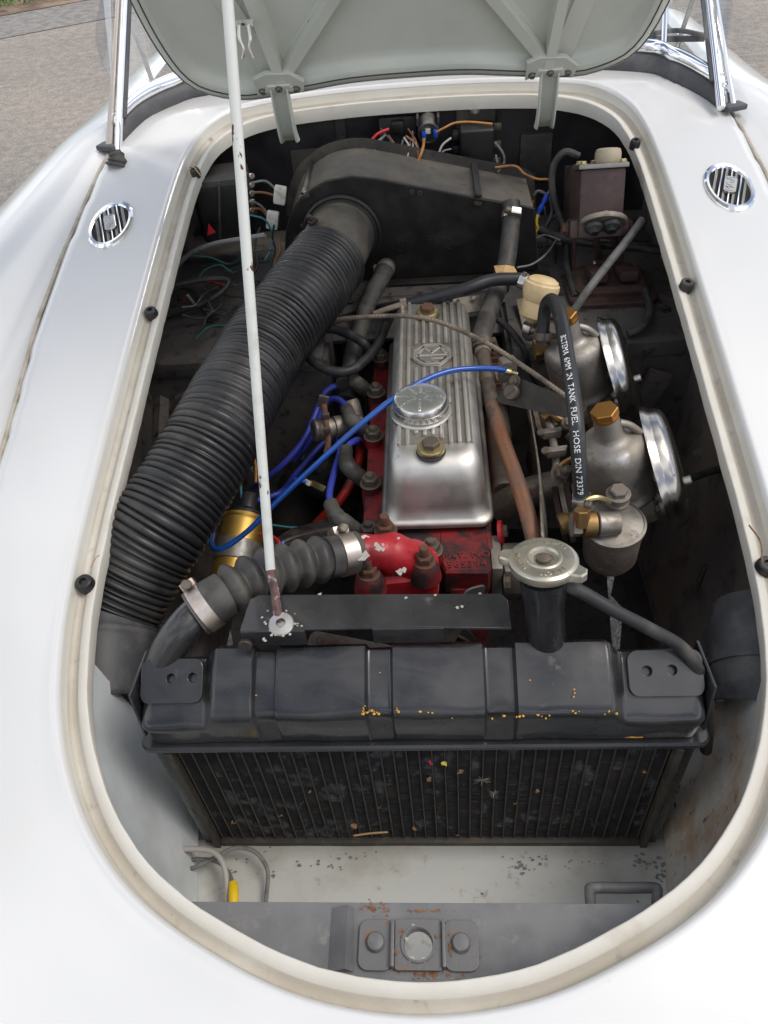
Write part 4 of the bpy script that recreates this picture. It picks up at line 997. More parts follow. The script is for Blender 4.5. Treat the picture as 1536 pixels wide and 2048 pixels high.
for wd, ang in (('CASTROL', -4), ('ESSO', -38), ('STERNOL', -92), ('DUCKHAMS', -145), ('FILTRATE', 172), ('MOBIL', 128), ('SHELL', 88), ('B P', 48)):
    M = Matrix.Translation(o+V((0, 0, .0176))) @ Matrix.Rotation(math.radians(ang), 4, 'Z') @ Matrix.Translation((.0055, 0, .0004)) @ Matrix.Rotation(math.radians(1.2), 4, 'Y')
    text(wd, .0048, M, 'bright_alloy', fc, .0005, align='LEFT', space=1.1)
# badge
oc = [(.0245*math.cos(math.radians(22.5+45*k)), .0250*math.sin(math.radians(22.5+45*k))) for k in range(8)]
Mb = Matrix.Translation((BADG.x, BADG.y, ZT))
bd = MB().lathe([(.0265, -.001), (.0265, .0028), (.0245, .0034)], (BADG.x, BADG.y, ZT), (0, 0, 1), 40, sx=1, sy=1) if False else MB()
for s in (-1, 1): bd.lathe([(.009, -.001), (.009, .0028)], (BADG.x+s*.0185, BADG.y, ZT), (0, 0, 1), 20)
bd.prism([(p[0]*1.03, p[1]*1.03) for p in oc], Mb, -.001, .0030, .0005); bdo = bd.build('emblem', 'rib_floor', rc)
def octring(s): return [(p[0]*s, p[1]*s) for p in oc]
plate(octring(1.0), [octring(.90)], Mb @ Matrix.Translation((0, 0, .0038)), .0020, 'emblem_frame', 'polished_alloy', bdo, .0003)
plate(octring(.86), [octring(.79)], Mb @ Matrix.Translation((0, 0, .0036)), .0018, 'emblem_frame', 'polished_alloy', bdo, .0003)
mb = MB()
def bar(a, b, w_=.0034):
    a, b = V((a[0], a[1]*1.4, 0)), V((b[0], b[1]*1.4, 0)); d = b-a; mb.box(Mb @ ((a+b)/2+V((0, 0, .0036))), (d.length+w_, w_, .0018), Matrix.Rotation(math.atan2(d.y, d.x), 4, 'Z'), .0003, 1)
# M above, G below, drawn as in the octagon
bar((-.0165, .0015), (-.0105, .0115)); bar((-.0105, .0115), (-.0005, .0030)); bar((-.0005, .0030), (.0105, .0115)); bar((.0105, .0115), (.0165, .0015))
bar((-.0165, -.0010), (.0165, -.0010)); bar((-.0165, -.0010), (-.0165, -.0055)); bar((-.0165, -.0055), (-.0100, -.0125)); bar((-.0100, -.0125), (.0100, -.0125)); bar((.0100, -.0125), (.0165, -.0065)); bar((.0165, -.0065), (.0035, -.0065)); bar((.0, -.0065), (.0, -.0115))
mb.build('emblem_letters', 'polished_alloy', bdo)
# cover bolts
for p, hm in ((BOLF, 'nut_steel'), (BOLR, 'nut_rust')):
    b = MB().lathe([(.0155, 0), (.0160, .0015), (.0148, .003)], (p.x, p.y, ZT), (0, 0, 1), 32).build('rubber_washer', 'black_rubber', rc)
    MB().lathe([(.0142, .0028), (.0148, .0038), (.0148, .0075), (.0138, .0092), (.0100, .0098)], (p.x, p.y, ZT), (0, 0, 1), 36).build('cup_washer', 'brass_pale', rc)
    inst('hexh', lambda q: q.prism(hexring(1.0), Matrix.Identity(4), 0, .75, .16), 'bolt_head', 'nut_steel' if hm == 'nut_steel' else hm, rc, mtx((p.x, p.y, ZT+.0092), (0, 0, 1), (1, .3, 0), .0098))
# head nuts on tall red bosses down the left side
for (px, py) in ((762, 716), (752, 785), (747, 872), (741, 966), (738, 1064)):
    p = at(px, py, z=.712)
    MB().lathe([(.0125, -.075), (.0115, -.012), (.0105, -.001)], p, (0, 0, 1), 22).build('stud_boss', 'red_engine', eng)
    nut(eng, p-V((0, 0, .001)), (0, 0, 1), .0098, 'nut_black' if py > 1000 else 'nut_steel', 'nut', 'nut')
for (px, py, z, r, m, kd) in ((771, 1060, .722, .0098, 'nut_rust', 'long'), (862, 1098, .716, .0100, 'nut_steel', 'nut')):
    p = at(px, py, z=z); nut(eng, p-V((0, 0, .002)), (0, 0, 1), r, m, 'nut', kd)
    MB().lathe([(.0125, -.05), (.0125, -.002)], p, (0, 0, 1), 20).build('stud_boss', 'red_engine', eng)
# front of the head, with the cast patent number
pc = at(933, 1118, z=.703); px_ = at(890, 1105, z=.703).x, at(980, 1100, z=.703).x
MB().prism([(px_[0], pc.y-.016), (px_[1]-.004, pc.y-.018), (px_[1], pc.y-.012), (px_[1], Y0+.01), (px_[0]-.005, Y0+.01), (px_[0]-.008, pc.y+.004)], Matrix.Identity(4), .668, .7022, .003).build('front_pad', 'red_engine', eng)
MB().box(((px_[0]+px_[1])/2, pc.y-.004, .645), (px_[1]-px_[0]-.006, .03, .06), None, .006).build('front_wall', 'red_engine', eng)
Mp = Matrix.Translation((pc.x, pc.y-.001, .7024)) @ Matrix.Rotation(math.radians(2), 4, 'Z')
text('PAT. NO', .0125, Mp @ Matrix.Translation((0, .0065, 0)), 'emboss_red', eng, .0010, space=1.1)
text('565394', .0125, Mp @ Matrix.Translation((0, -.0065, 0)), 'emboss_red', eng, .0010, space=1.15)
# alloy side plate, gasket and bolt heads at the right front
p = at(990, 1120, z=.69); MB().box(p+V((.001, .004, -.018)), (.012, .05, .055), None, .003).build('side_plate', 'dull_alloy', eng)
p = at(1022, 1128, z=.69); MB().box(p+V((.004, .006, -.014)), (.026, .044, .040), None, .006).build('water_outlet', 'dull_alloy', eng)
nut(eng, at(1008, 1166, z=.682), (1, -.1, .1), .0072, 'nut_steel', 'bolt', 'bolt'); nut(eng, at(1003, 1064, z=.70), (1, -.1, .2), .0075, 'nut_steel', 'bolt', 'bolt')
MB().lathe([(.014, 0), (.014, .004), (.010, .005)], at(998, 1066, z=.70), (1, -.1, .2), 24).build('core_plug', 'red_chipped', eng)
# thermostat housing: flange, dome and outlet to the left
h0 = at(712, 1104, z=.762); h1 = at(765, 1104, z=.752); h2 = at(812, 1115, z=.738); h3 = V((h2.x+.006, h2.y+.010, .715))
ths = MB().tube([h0, h1, h2, h3], .02, 30, 8, rf=lambda t, s: .0172+.0035*sstep(.1, .55, t)+.0035*sstep(.6, 1, t)+.0012*math.sin(t*17))
tho = ths.build('thermostat_housing', 'red_chipped', eng, 60)
fc_ = [at(722, 1150, z=.722), at(742, 1172, z=.722), at(860, 1160, z=.722), at(875, 1140, z=.726), at(868, 1095, z=.726), at(800, 1080, z=.722), at(735, 1110, z=.722)]
fo = [(p.x, p.y) for p in crom(fc_, 4, True)]
MB().prism(fo, Matrix.Identity(4), .695, .7290, .005).build('housing_flange', 'red_chipped', tho)
MB().prism([(x*1.0, y-.001) for x, y in fo], Matrix.Identity(4), .690, .6955).build('gasket', 'dull_alloy', tho)
for (px, py, z) in ((738, 1148, .742), (849, 1124, .744)):
    p = at(px, py, z=z)
    MB().lathe([(.0170, -.022), (.0150, -.010), (.0128, -.002), (.011, 0)], p, (0, 0, 1), 20).build('lug', 'red_engine', tho); nut(tho, p, (0, 0, 1), .0088, 'nut_rust', 'nut', 'long')
rnd = random.Random(4); mb = MB()
for (px, py, z, s) in ((722, 1110, .782, .006), (728, 1113, .781, .005), (753, 1090, .783, .0028), (757, 1096, .782, .0035), (764, 1098, .7815, .0025), (766, 1089, .782, .0018), (800, 1143, .762, .0036), (807, 1140, .763, .003), (797, 1076, .776, .0014)):
    p = at(px, py, z=z-.002); d = (CAM-p).normalized(); n_ = (V((0, -.25, 1))).normalized(); M = mtx(p, n_)
    mb.add([M @ V((s*rnd.uniform(.5, 1.3)*math.cos(t), s*rnd.uniform(.5, 1.3)*math.sin(t), 0)) for t in [j*.7 for j in range(9)]], [tuple(range(9))])
mb.build('bare_patches', 'bare_white_scab', tho, 0, kind='stuff')

# ------------------------------------------------------------------ plug leads
def lead(lb, boot, cable, rb=.0100, rc_=.0042):
    b0 = boot[-1]; t = thing('plug_lead', lb, 'lead', b0, 'blue spark plug leads')
    P = crom(boot, 8)
    MB().tube(P, rb, 16, raw=True, rf=lambda u, s: rb*(.86 if u < .30 else 1.0)*(1 if u < .95 else .9)).build('plug_boot', 'grey_rubber', t)
    MB().tube(cable, rc_, 12, 8).build('cable', 'blue_lead', t)
lead('blue plug lead with grey boot nearest the thermostat housing', [at(661, 1008, z=.712), at(675, 1036, z=.716), at(690, 1046, z=.712), at(728, 1076, z=.680)], [at(661, 1015, z=.710), at(659, 985, z=.710), at(668, 945, z=.705), at(680, 905, z=.700), at(678, 886, z=.690), at(665, 872, z=.66)])
lead('blue plug lead with grey boot second from the thermostat housing', [at(692, 900, z=.712), at(693, 925, z=.716), at(703, 940, z=.712), at(738, 968, z=.680)], [at(691, 908, z=.712), at(696, 892, z=.715), at(706, 884, z=.712), at(716, 880, z=.70), at(720, 890, z=.66)])
lead('blue plug lead with grey boot behind the alloy water valve', [at(693, 818, z=.715), at(702, 838, z=.716), at(712, 848, z=.712), at(742, 872, z=.680)], [at(696, 826, z=.714), at(688, 808, z=.715), at(672, 798, z=.712), at(655, 803, z=.705), at(640, 830, z=.690), at(622, 875, z=.665), at(590, 920, z=.63)])
lead('blue plug lead with grey boot nearest the heater, looping down to the left', [at(680, 768, z=.715), at(700, 762, z=.722), at(714, 766, z=.720), at(744, 792, z=.685)], [at(688, 768, z=.715), at(662, 776, z=.712), at(645, 793, z=.705), at(628, 835, z=.690), at(606, 882, z=.675), at(570, 925, z=.655), at(535, 955, z=.63), at(505, 975, z=.60)])
ht = thing('coil_lead', 'dark blue thick lead running from the distributor to the coil', 'lead', at(590, 950, z=.6))
MB().tube([at(690, 872, z=.64), at(655, 880, z=.645), at(620, 915, z=.64), at(590, 950, z=.625), at(560, 985, z=.60), at(500, 1005, z=.61)], .0042, 12, 8).build('cable', 'blue_lead', ht)
o = thing('red_lead_cable', 'thick scuffed red cable curving down beside the cylinder head', 'cable', at(700, 980, z=.62))
MB().tube([at(722, 880, z=.66), at(718, 920, z=.655), at(703, 960, z=.645), at(680, 1000, z=.63), at(640, 1040, z=.60), at(610, 1075, z=.57)], .0062, 12, 8).build('cable', 'red_lead', o)
# distributor and starter shapes low on the left
ds = thing('distributor', 'black distributor low on the left of the engine', 'distributor', at(640, 1000, z=.52))
dp = at(655, 960, z=.57); da = V((-.5, -.1, .85)).normalized()
MB().lathe([(.030, -.05), (.030, 0), (.034, .004), (.034, .020), (.028, .034), (.012, .040)], dp, da, 28).build('cap_body', 'black_box', ds)
Xd, Yd, Ad = basis(da)
for k in range(4):
    a = k*math.pi/2+.5; MB().lathe([(.008, .028), (.008, .048), (.006, .050)], dp+(Xd*math.cos(a)+Yd*math.sin(a))*.019, da, 14).build('tower', 'black_rubber', ds)
p0 = at(615, 965, z=.655); p1 = at(642, 978, z=.655)
sp = thing('spade_terminal', 'brass spade terminal on a short blue wire under the plug leads', 'terminal', p1)
MB().tube([at(590, 958, z=.66), at(600, 961, z=.66), at(612, 965, z=.658)], .0022, 8).build('sleeve', 'blue_connector', sp)
MB().box((p0+p1)/2+V((.004, 0, 0)), ((p1-p0).length*1.1, .008, .0015), quadM((0, 0, 0), p1-p0, (0, 1, .6)), .0004).build('blade', 'brass_pale', sp)
MB().box(p0, (.010, .007, .003), quadM((0, 0, 0), p1-p0, (0, 1, .6)), .001).build('crimp', 'white_plastic', sp)
MB().lathe([(.038, -.10), (.038, .10)], at(600, 1000, z=.50), (0, 1, 0), 28).build('generator', 'black_box', None)
g = COL.objects[-1]; g = [q for q in COL.objects if q.name.startswith('generator')][-1]; tag(g, 'dark generator body deep below the plug leads', 'generator')
# adjuster strap
a, b = at(560, 1078, z=.62), at(672, 1046, z=.66)
o = thing('adjuster_strap', 'curved flat steel strap below the front plug boot', 'strap', (a+b)/2)
pts = [at(548, 1090, z=.61), at(580, 1070, z=.625), at(620, 1058, z=.64), at(672, 1046, z=.66)]
P = crom(pts, 8); MB().loft([[p+V((0, .006, .004)), p+V((0, -.004, -.010))] for p in P]).build('strap', 'zinc_steel', o, thick=.003)
MB().loft([[p+V((0, -.002, -.006)), p+V((0, -.012, -.030))] for p in P]).build('guard', 'grey_rubber', o, thick=.003)
nut(o, at(665, 1066, z=.67), (-.3, -.6, .7), .006, 'nut_steel', 'screw', 'screw')
# coil
c0, c1 = at(460, 1185, z=.560), at(491, 1034, z=.605); ax = (c1-c0).normalized(); ln = (c1-c0).length
co_ = thing('ignition_coil', 'gold ignition coil in a grey clamp beside the corrugated duct', 'coil', c0)
MB().lathe([(.024, 0), (.0288, .004), (.0288, ln-.010), (.0278, ln-.007), (.0288, ln-.004), (.0275, ln), (.022, ln+.002)], c0, ax, 40).build('can', 'gold_can', co_)
MB().lathe([(.0215, ln), (.0205, ln+.006), (.013, ln+.012), (.0115, ln+.030), (.009, ln+.034)], c0, ax, 26).build('tower', 'black_rubber', co_)
m_ = c0+ax*ln*.52
clb = MB(); clb.lathe([(.0291, -.014), (.0306, -.013), (.0306, .013), (.0291, .014)], m_, ax, 40, capa=False, capb=False)
clb.box(m_+V((.030, .002, -.012)), (.022, .012, .026), None, .002); clb.build('clamp_band', 'clamp_grey', co_)
bw = [at(520, 1068, z=.63), at(548, 1075, z=.635), at(560, 1090, z=.635), at(557, 1115, z=.62)]
tag(MB().tube(bw, .0022, 8).build('red_wire', 'red_wire'), 'short red wire looping at the right of the gold coil', 'wire')
tag(MB().tube([at(567, 1084, z=.64), at(562, 1096, z=.637), at(556, 1108, z=.632)], .0028, 8).build('blue_sleeve', 'blue_tube'), 'tiny bright blue sleeve beside the ribbed hose', 'sleeve')
# water valve on the head side
v0, v1 = at(626, 862, z=.705), at(722, 846, z=.695); ax = (v1-v0).normalized()
wv = thing('water_valve', 'dull alloy water valve with clip bracket on the left of the head', 'valve', v1)
MB().lathe([(.0125, 0), (.0148, .002), (.0148, .024), (.0120, .025), (.0120, .028), (.0148, .029), (.0140, .050), (.0105, .056), (.0105, (v1-v0).length)], v0, ax, 30).build('body', 'cast_alloy', wv)
MB().lathe([(.010, 0), (.012, .006), (.011, .030), (.0125, .032), (.0125, .040)], at(700, 800, z=.70), (.25, -.5, -.8), 20).build('stub', 'dull_alloy', wv)
P = [at(644, 800, z=.735), at(648, 815, z=.732), at(652, 850, z=.725), at(656, 880, z=.712), at(654, 905, z=.70)]
MB().loft([[p+V((-.004, 0, 0)), p+V((.004, 0, .001))] for p in crom(P, 6)]).build('clip_strip', 'nut_rust', wv, thick=.002)
MB().box(at(646, 803, z=.737), (.013, .004, .018), Matrix.Rotation(.3, 4, 'Y'), .001).build('tab', 'nut_steel', wv)
for q in ((652, 832, .7325), (654, 860, .726)): MB().box(at(*q[:2], z=q[2]), (.009, .006, .009), None, .0015).build('crimp', 'nut_steel', wv)
nut(wv, at(657, 903, z=.704), (-.3, -.6, .7), .0055, 'nut_rust', 'screw', 'screw')
# bright blue tube over the cover
bp = [at(1014, 741, z=.790), at(985, 737, z=.797), at(945, 737, z=.804), at(900, 742, z=.808), at(850, 760, z=.808), at(790, 795, z=.802), at(720, 850, z=.785), at(640, 922, z=.755), at(560, 997, z=.715), at(500, 1058, z=.68), at(455, 1092, z=.662), at(432, 1098, z=.655), at(422, 1085, z=.65), at(425, 1066, z=.645)]
bt = thing('blue_vacuum_tube', 'bright blue tube arching over the rocker cover down to the coil', 'tube', bp[0])
MB().tube(bp, .0034, 12, 10).build('tube', 'blue_tube', bt)
MB().lathe([(.0042, 0), (.0045, .008), (.0030, .009), (.0030, .016)], bp[0]-V((.003, 0, 0)), (.9, -.1, -.3), 14).build('ferrule', 'brass_pale', bt)
# braided control cable over the cover
cp = [at(640, 648, z=.765), at(670, 640, z=.775), at(730, 634, z=.795), at(800, 632, z=.806), at(850, 637, z=.808), at(900, 652, z=.808), at(980, 690, z=.805), at(1060, 742, z=.800), at(1142, 800, z=.792)]
P = resample(crom(cp, 24), 460)
tag(MB().tube(P, .0030, 9, raw=True, rf=lambda t, s: .0030+.00035*math.sin(s*2*math.pi/.0021)).build('control_cable', 'braided_cable'), 'brown spiral wound control cable crossing the rear of the rocker cover', 'cable')
# black loop and heater hoses
lp = [at(790, 610, z=.742), at(772, 652, z=.745), at(752, 695, z=.748), at(715, 733, z=.75), at(680, 744, z=.752), at(640, 733, z=.754), at(612, 705, z=.755), at(612, 674, z=.756), at(634, 658, z=.757), at(675, 660, z=.755), at(722, 682, z=.748), at(738, 700, z=.735)]
o = thing('looped_cable', 'black rubber covered cable loop left of the rocker cover', 'cable', lp[5])
MB().tube(lp, .0066, 14, 8).build('cable', 'black_rubber', o)
tg = (lp[8]-lp[7]).normalized(); MB().lathe([(.0068, -.003), (.0082, -.003), (.0082, .003), (.0068, .003)], at(632, 660, z=.757), tg, 18, capa=False, capb=False).build('tie', 'pale_wire', o)
MB().tube([at(636, 660, z=.762), at(640, 672, z=.766)], .0018, 6).build('tie_tail', 'pale_wire', o)
hl_ = [at(774, 530, y=.755), at(765, 552, y=.73), at(742, 592, y=.70), at(722, 650, z=.735), at(704, 720, z=.715), at(692, 800, z=.69)]
o = thing('heater_return_hose', 'worn grey rubber heater hose left of the rocker cover', 'hose', hl_[0])
MB().tube(hl_, .0128, 18, 8).build('hose', 'grey_rubber', o); clampring(o, hl_[0].lerp(hl_[1], .4), hl_[1]-hl_[0], .0132, .008, 'dull_alloy', V((-1, 0, 0)), big=.7)
hr_ = [at(1022, 405, y=.768), at(1023, 430, y=.755), at(1019, 480, y=.728), at(1008, 545, y=.685), at(985, 605, y=.625), at(966, 665, z=.768), at(962, 700, z=.76)]
o = thing('heater_feed_hose', 'grey rubber heater hose right of the rocker cover with twine and a torn label', 'hose', hr_[0])
MB().tube(hr_, .0130, 18, 8).build('hose', 'grey_rubber', o)
clampring(o, hr_[1].lerp(hr_[2], .05), hr_[2]-hr_[1], .0134, .009, 'zinc_steel', V((.2, -1, .4)), big=1.15)
ct = crom(hr_, 8); i = 26; fr_ = frames(ct)
for k in range(5):
    j = 24+k; t_, n_, b_ = fr_[j]; c_ = ct[j]
    ax_ = (t_+n_*random.uniform(-.25, .25)+b_*random.uniform(-.25, .25)).normalized(); u_, v_, _ = basis(ax_)
    MB().tube([c_+(u_*math.cos(a)+v_*math.sin(a))*.0142 for a in [q*math.pi/8 for q in range(16)]], .0014, 6, 1, closed=True).build('twine', 'dark_wire', o)
lb_ = [at(988, 532, z=.800), at(1012, 530, z=.806), at(1028, 533, z=.802), at(1036, 548, z=.795), at(1022, 556, z=.793), at(1006, 545, z=.80), at(992, 546, z=.797)]
MB().add(lb_, [tuple(range(7))]).build('torn_label', 'card', o, 0, thick=.001)
cp_ = [at(963, 688, z=.760), at(972, 740, z=.758), at(985, 812, z=.754), at(1005, 880, z=.748), at(1030, 950, z=.740), at(1050, 1010, z=.733), at(1068, 1078, z=.722), at(1072, 1100, z=.70)]
o = thing('water_pipe', 'tarnished copper water pipe along the right side of the rocker cover', 'pipe', cp_[-1])
MB().tube(cp_[:4], .0088, 18, 8).build('upper_pipe', 'dirty_pipe', o); MB().tube(cp_[2:], .0090, 18, 8).build('lower_pipe', 'copper_pipe', o)
for (a, b, r) in ((cp_[0], cp_[1], .0108), (cp_[1], cp_[2], .0104)): MB().lathe([(r*.9, -.007), (r, -.005), (r, .006), (r*.9, .008)], a.lerp(b, .25), b-a, 22).build('collar', 'dull_alloy', o)
clampring(o, hr_[-1].lerp(hr_[-2], .3), hr_[-2]-hr_[-1], .0134, .009, 'nut_steel', V((1, -.2, .3)), big=.9)

# ------------------------------------------------------------------ inlet manifold and heat shield
im = thing('inlet_manifold', 'dirty grey alloy inlet manifold between rocker cover and carburettors', 'manifold', (.11, .40, .66))
m0, m1 = at(1011, 985, z=.672), at(982, 735, z=.672)
ax = (m1-m0).normalized()
MB().lathe([(.0120, -.001), (.0150, -.002), (.0175, -.002), (.0182, 0), (.0182, .006), (.0165, .010), (.0160, (m1-m0).length)], m0, ax, 32).build('balance_tube', 'dull_alloy', im)
for (px, py) in ((1060, 985), (1040, 740)):
    p = at(px, py, z=.685); q = V((p.x+.035, p.y, p.z+.010)); MB().tube([V((.095, p.y+.005, .655)), p, q], .0185, 20, 6).build('runner', 'dull_alloy', im)
MB().box(at(992, 760, z=.70), (.05, .085, .030), Matrix.Rotation(.05, 4, 'Z'), .008).build('casting', 'dull_alloy', im)
for (px, py, r) in ((988, 722, .0085), (995, 772, .006), (1040, 1000, .006)): nut(im, at(px, py, z=.715), (0, 0, 1), r, 'nut_rust', 'nut', 'nut')
hs = [at(1052, 800, z=.735), at(1075, 945, z=.735), at(1082, 1085, z=.735)]
o = MB().loft([[p+V((0, 0, .012)), p+V((.010, 0, -.04)), p+V((.006, 0, -.10))] for p in crom(hs, 8)]).build('heat_shield', 'dull_alloy', None, thick=.002)
tag(o, 'thin bent heat shield sheet between manifold and carburettors', 'shield')
# ------------------------------------------------------------------ carburettors
AX = V((-.285, -.02, .958)).normalized()
def carb(base, lb, front):
    c = thing('carburettor', lb, 'carburettor', base, 'twin carburettors')
    X, Y, A = basis(AX, (1, 0, 0))       # X outward, Y along the car
    mb = MB(); mb.lathe([(.0385, -.004), (.0400, -.002), (.0400, .002), (.0372, .005), (.0369, .012), (.0366, .055), (.0358, .0615), (.0338, .0668), (.0300, .0705), (.0235, .0732), (.0185, .0748), (.0158, .0775), (.0146, .0820), (.0128, .1020)], base, AX, 56)
    mb.tube([base+A*.090+X*.012, base+A*.083+X*.0215, base+A*.070+X*.030], .0042, 10, 4)
    db = mb.build('dashpot', 'cast_alloy', c, 50)
    mb = MB(); mb.lathe([(.0128, .1015), (.0134, .1030), (.0134, .1050)], base, AX, 30); mb.prism(hexring(.0140), mtx(base+A*.1045, AX, V((.9, .35, 0))), 0, .0085, .0010); mb.build('damper_cap', 'brass_bright', c)
    for a in (-100, -15, 160):
        p = base+(X*math.cos(math.radians(a))+Y*math.sin(math.radians(a)))*.0425
        MB().lathe([(.0065, -.012), (.0065, .001)], p, AX, 14).build('lug', 'cast_alloy', c); nut(c, p+A*.001, AX, .0042, 'nut_steel', 'screw', 'screw')
    # body: barrel along X, base block and flange to the engine
    bc = base-A*.022
    MB().box(bc, (.062, .060, .036), Matrix((X, Y, A)).transposed().to_4x4(), .008, 3).build('body', 'dull_alloy', c)
    MB().lathe([(.0300, -.052), (.0300, -.040), (.0240, -.036), (.0240, .030), (.0280, .036), (.0280, .044)], bc, X, 32).build('barrel', 'cast_alloy', c)
    for k, (h, m) in enumerate(((-.057, 'rust_dark'), (-.0635, 'dull_alloy'), (-.071, 'rust_dark'))):
        pr = []
        for t in range(32):
            a = 2*math.pi*t/32; r = .029+.011*abs(math.sin(a))**4; pr.append((r*math.cos(a), r*math.sin(a)))
        Mx = Matrix(((A.x, Y.x, X.x, 0), (A.y, Y.y, X.y, 0), (A.z, Y.z, X.z, 0), (0, 0, 0, 1))); Mx.translation = bc+X*h
        MB().prism(pr, Mx, -.003, .003, .0006).build('flange', m, c)
    for s in (-1, 1): nut(c, bc+X*-.053+Y*(s*.032), X, .0075, 'nut_steel', 'nut', 'nut')
    # jet assembly below
    MB().lathe([(.016, 0), (.016, -.03), (.009, -.034), (.009, -.07)], bc-A*.016, AX, 20).build('jet_tube', 'brass', c)
    MB().tube([bc-Y*.04-X*.01, bc+Y*.05-X*.01], .0035, 8, 2).build('throttle_spindle', 'nut_steel', c)
    return X, Y, A, bc
B1 = at(1242, 972, z=.727); B2 = at(1165, 774, z=.727)
X, Y, A, bc1 = carb(B1, 'front carburettor with brass damper cap and rust spotted bell', True)
_, _, _, bc2 = carb(B2, 'rear carburettor with brass damper cap near the brake pedals', False)
# ------------------------------------------------------------------ pancake air filters
FA = V((.925, -.070, .374)).normalized()
def filt(ctr, lb, m):
    f = thing('air_filter', lb, 'air filter', ctr, 'chrome pancake air filters'); X_, Y_, A_ = basis(FA, (0, 0, 1))
    MB().lathe([(.0725, -.0060), (.0712, -.0025), (.0680, .0010), (.0672, .0030), (.0660, .0085), (.0628, .0135), (.0560, .0168), (.0450, .0185), (.0300, .0192), (.004, .0195)], ctr, FA, 72, capa=False).build('shell', m, f, 50)
    MB().lathe([(.0700, -.004), (.0700, .012), (.030, .012)], ctr, FA, 48, capb=False).build('element', 'black_box', f) if False else None
    MB().lathe([(.0680, -.0050), (.0330, -.0065), (.0320, -.010), (.0250, -.010), (.0250, .010)], ctr, FA, 64, capa=False).build('back_plate', m, f)
    MB().lathe([(.005, .017), (.005, .025), (.0035, .026)], ctr+Y_*.028, FA, 14).build('bolt', 'zinc_steel', f)
    nut(f, ctr-A_*.012+Y_*.036-X_*.02, -FA, .0062, 'nut_steel', 'bolt', 'bolt'); MB().lathe([(.008, -.012), (.008, -.004)], ctr+Y_*.036-X_*.02, FA, 16).build('spacer', 'cast_alloy', f)
f1 = at(1325, 937, z=.742); f2 = at(1236, 742, z=.742)
filt(f1, 'front chrome pancake air filter with rust spots', 'chrome_rusty'); filt(f2, 'rear chrome pancake air filter by the right inner wing', 'chrome')
for fcen, b_ in ((f1, bc1), (f2, bc2)): pass
# ------------------------------------------------------------------ float chamber of the front carburettor
fo = at(1228, 1046, z=.738); fa = V((-.06, -.10, 1)).normalized()
fl = thing('float_chamber', 'round alloy float chamber with bolted lid in front of the front carburettor', 'float chamber', fo-fa*.07)
MB().lathe([(.018, -.066), (.024, -.062), (.0285, -.052), (.0298, -.012), (.0300, -.004)], fo, fa, 44).build('bowl', 'dull_alloy', fl)
MB().lathe([(.0305, -.0045), (.0325, -.003), (.0325, .0005), (.0300, .0020), (.0295, .0008), (.0255, .0015), (.0150, .0050), (.004, .0060)], fo, fa, 48).build('lid', 'cast_alloy', fl)
bo = fo+V((.006, .022, .008)); MB().lathe([(.0115, -.010), (.0125, .004), (.0105, .006), (.0105, .008), (.0125, .009), (.0125, .013)], bo, fa, 24).build('bolt_boss', 'dull_alloy', fl); nut(fl, bo+fa*.013, fa, .0095, 'dull_alloy', 'bolt', 'bolt')
i0 = at(1143, 1050, z=.752); i1 = at(1246, 1046, z=.748); ia = (i1-i0).normalized(); Lg = (i1-i0).length
MB().lathe([(.0115, .026), (.0125, .027), (.0120, .048), (.0112, Lg-.010), (.0090, Lg-.004)], i0, ia, 28).build('inlet_arm', 'cast_alloy', fl)
MB().lathe([(.0120, .0105), (.0138, .0115), (.0138, .0235), (.0120, .0245)], i0, ia, 28).build('banjo_ring', 'brass', fl)
MB().prism(hexring(.0125), mtx(i0, ia), 0, .0095, .001).build('banjo_bolt', 'dull_alloy', fl)
MB().prism(hexring(.0085), mtx(at(1163, 1040, z=.762), (0, .3, 1)), -.006, .012, .0008).build('nipple', 'brass', fl)
MB().lathe([(.0115, 0), (.0115, .01), (.009, .012), (.009, .02)], at(1120, 1050, z=.728), (1, .2, .3), 18).build('link_pivot', 'brass', fl)
MB().tube([at(1170, 1000, z=.772), at(1195, 995, z=.772), at(1220, 1003, z=.762)], .003, 8).build('vent_tail', 'brass_pale', fl)
# ------------------------------------------------------------------ fuel hose with printed lettering
fp = [at(1164, 1012, z=.760), at(1163, 985, z=.775), at(1159, 930, z=.803), at(1153, 850, z=.834), at(1143, 765, z=.853), at(1131, 690, z=.862), at(1121, 635, z=.863), at(1111, 608, z=.858), at(1101, 600, z=.850), at(1092, 612, z=.836), at(1087, 645, z=.815), at(1085, 685, z=.792)]
fh = thing('fuel_hose', 'black rubber fuel hose with white lettering arching between the carburettors', 'hose', fp[0])
FP = resample(crom(fp, 16), 220)
MB().tube(FP, .0079, 20, raw=True).build('hose', 'hose_new', fh)
Lh = [0]
for i in range(1, len(FP)): Lh.append(Lh[-1]+(FP[i]-FP[i-1]).length)
def hosemap(s0, r, up):
    def fn(c):
        s = s0-c.x; j = max(0, min(len(FP)-2, next((i for i, l in enumerate(Lh) if l > s), len(FP)-1)-1)); t = (s-Lh[j])/(Lh[j+1]-Lh[j]); p = FP[j].lerp(FP[j+1], t)
        T = (FP[min(j+2, len(FP)-1)]-FP[max(j-1, 0)]).normalized(); N = up-T*up.dot(T); N.normalize(); Bv = N.cross(T)
        a = c.y/r-.25; return p+(N*math.cos(a)-Bv*math.sin(a))*(r+.00025+c.z)
    return fn
sT = min(range(len(FP)), key=lambda i: (FP[i]-at(1130, 682, z=.862)).length)
text('BILTEMA  6MM  IN  TANK  FUEL  HOSE  DIN 73379', .0082, None, 'print_white', fh, .0001, hosemap(Lh[sT], .0079, V((-.12, -.62, .77))), align='LEFT', space=1.0)
txt_ = [q for q in COL.objects if q.name.startswith('lettering')][-1]
mxx = 0
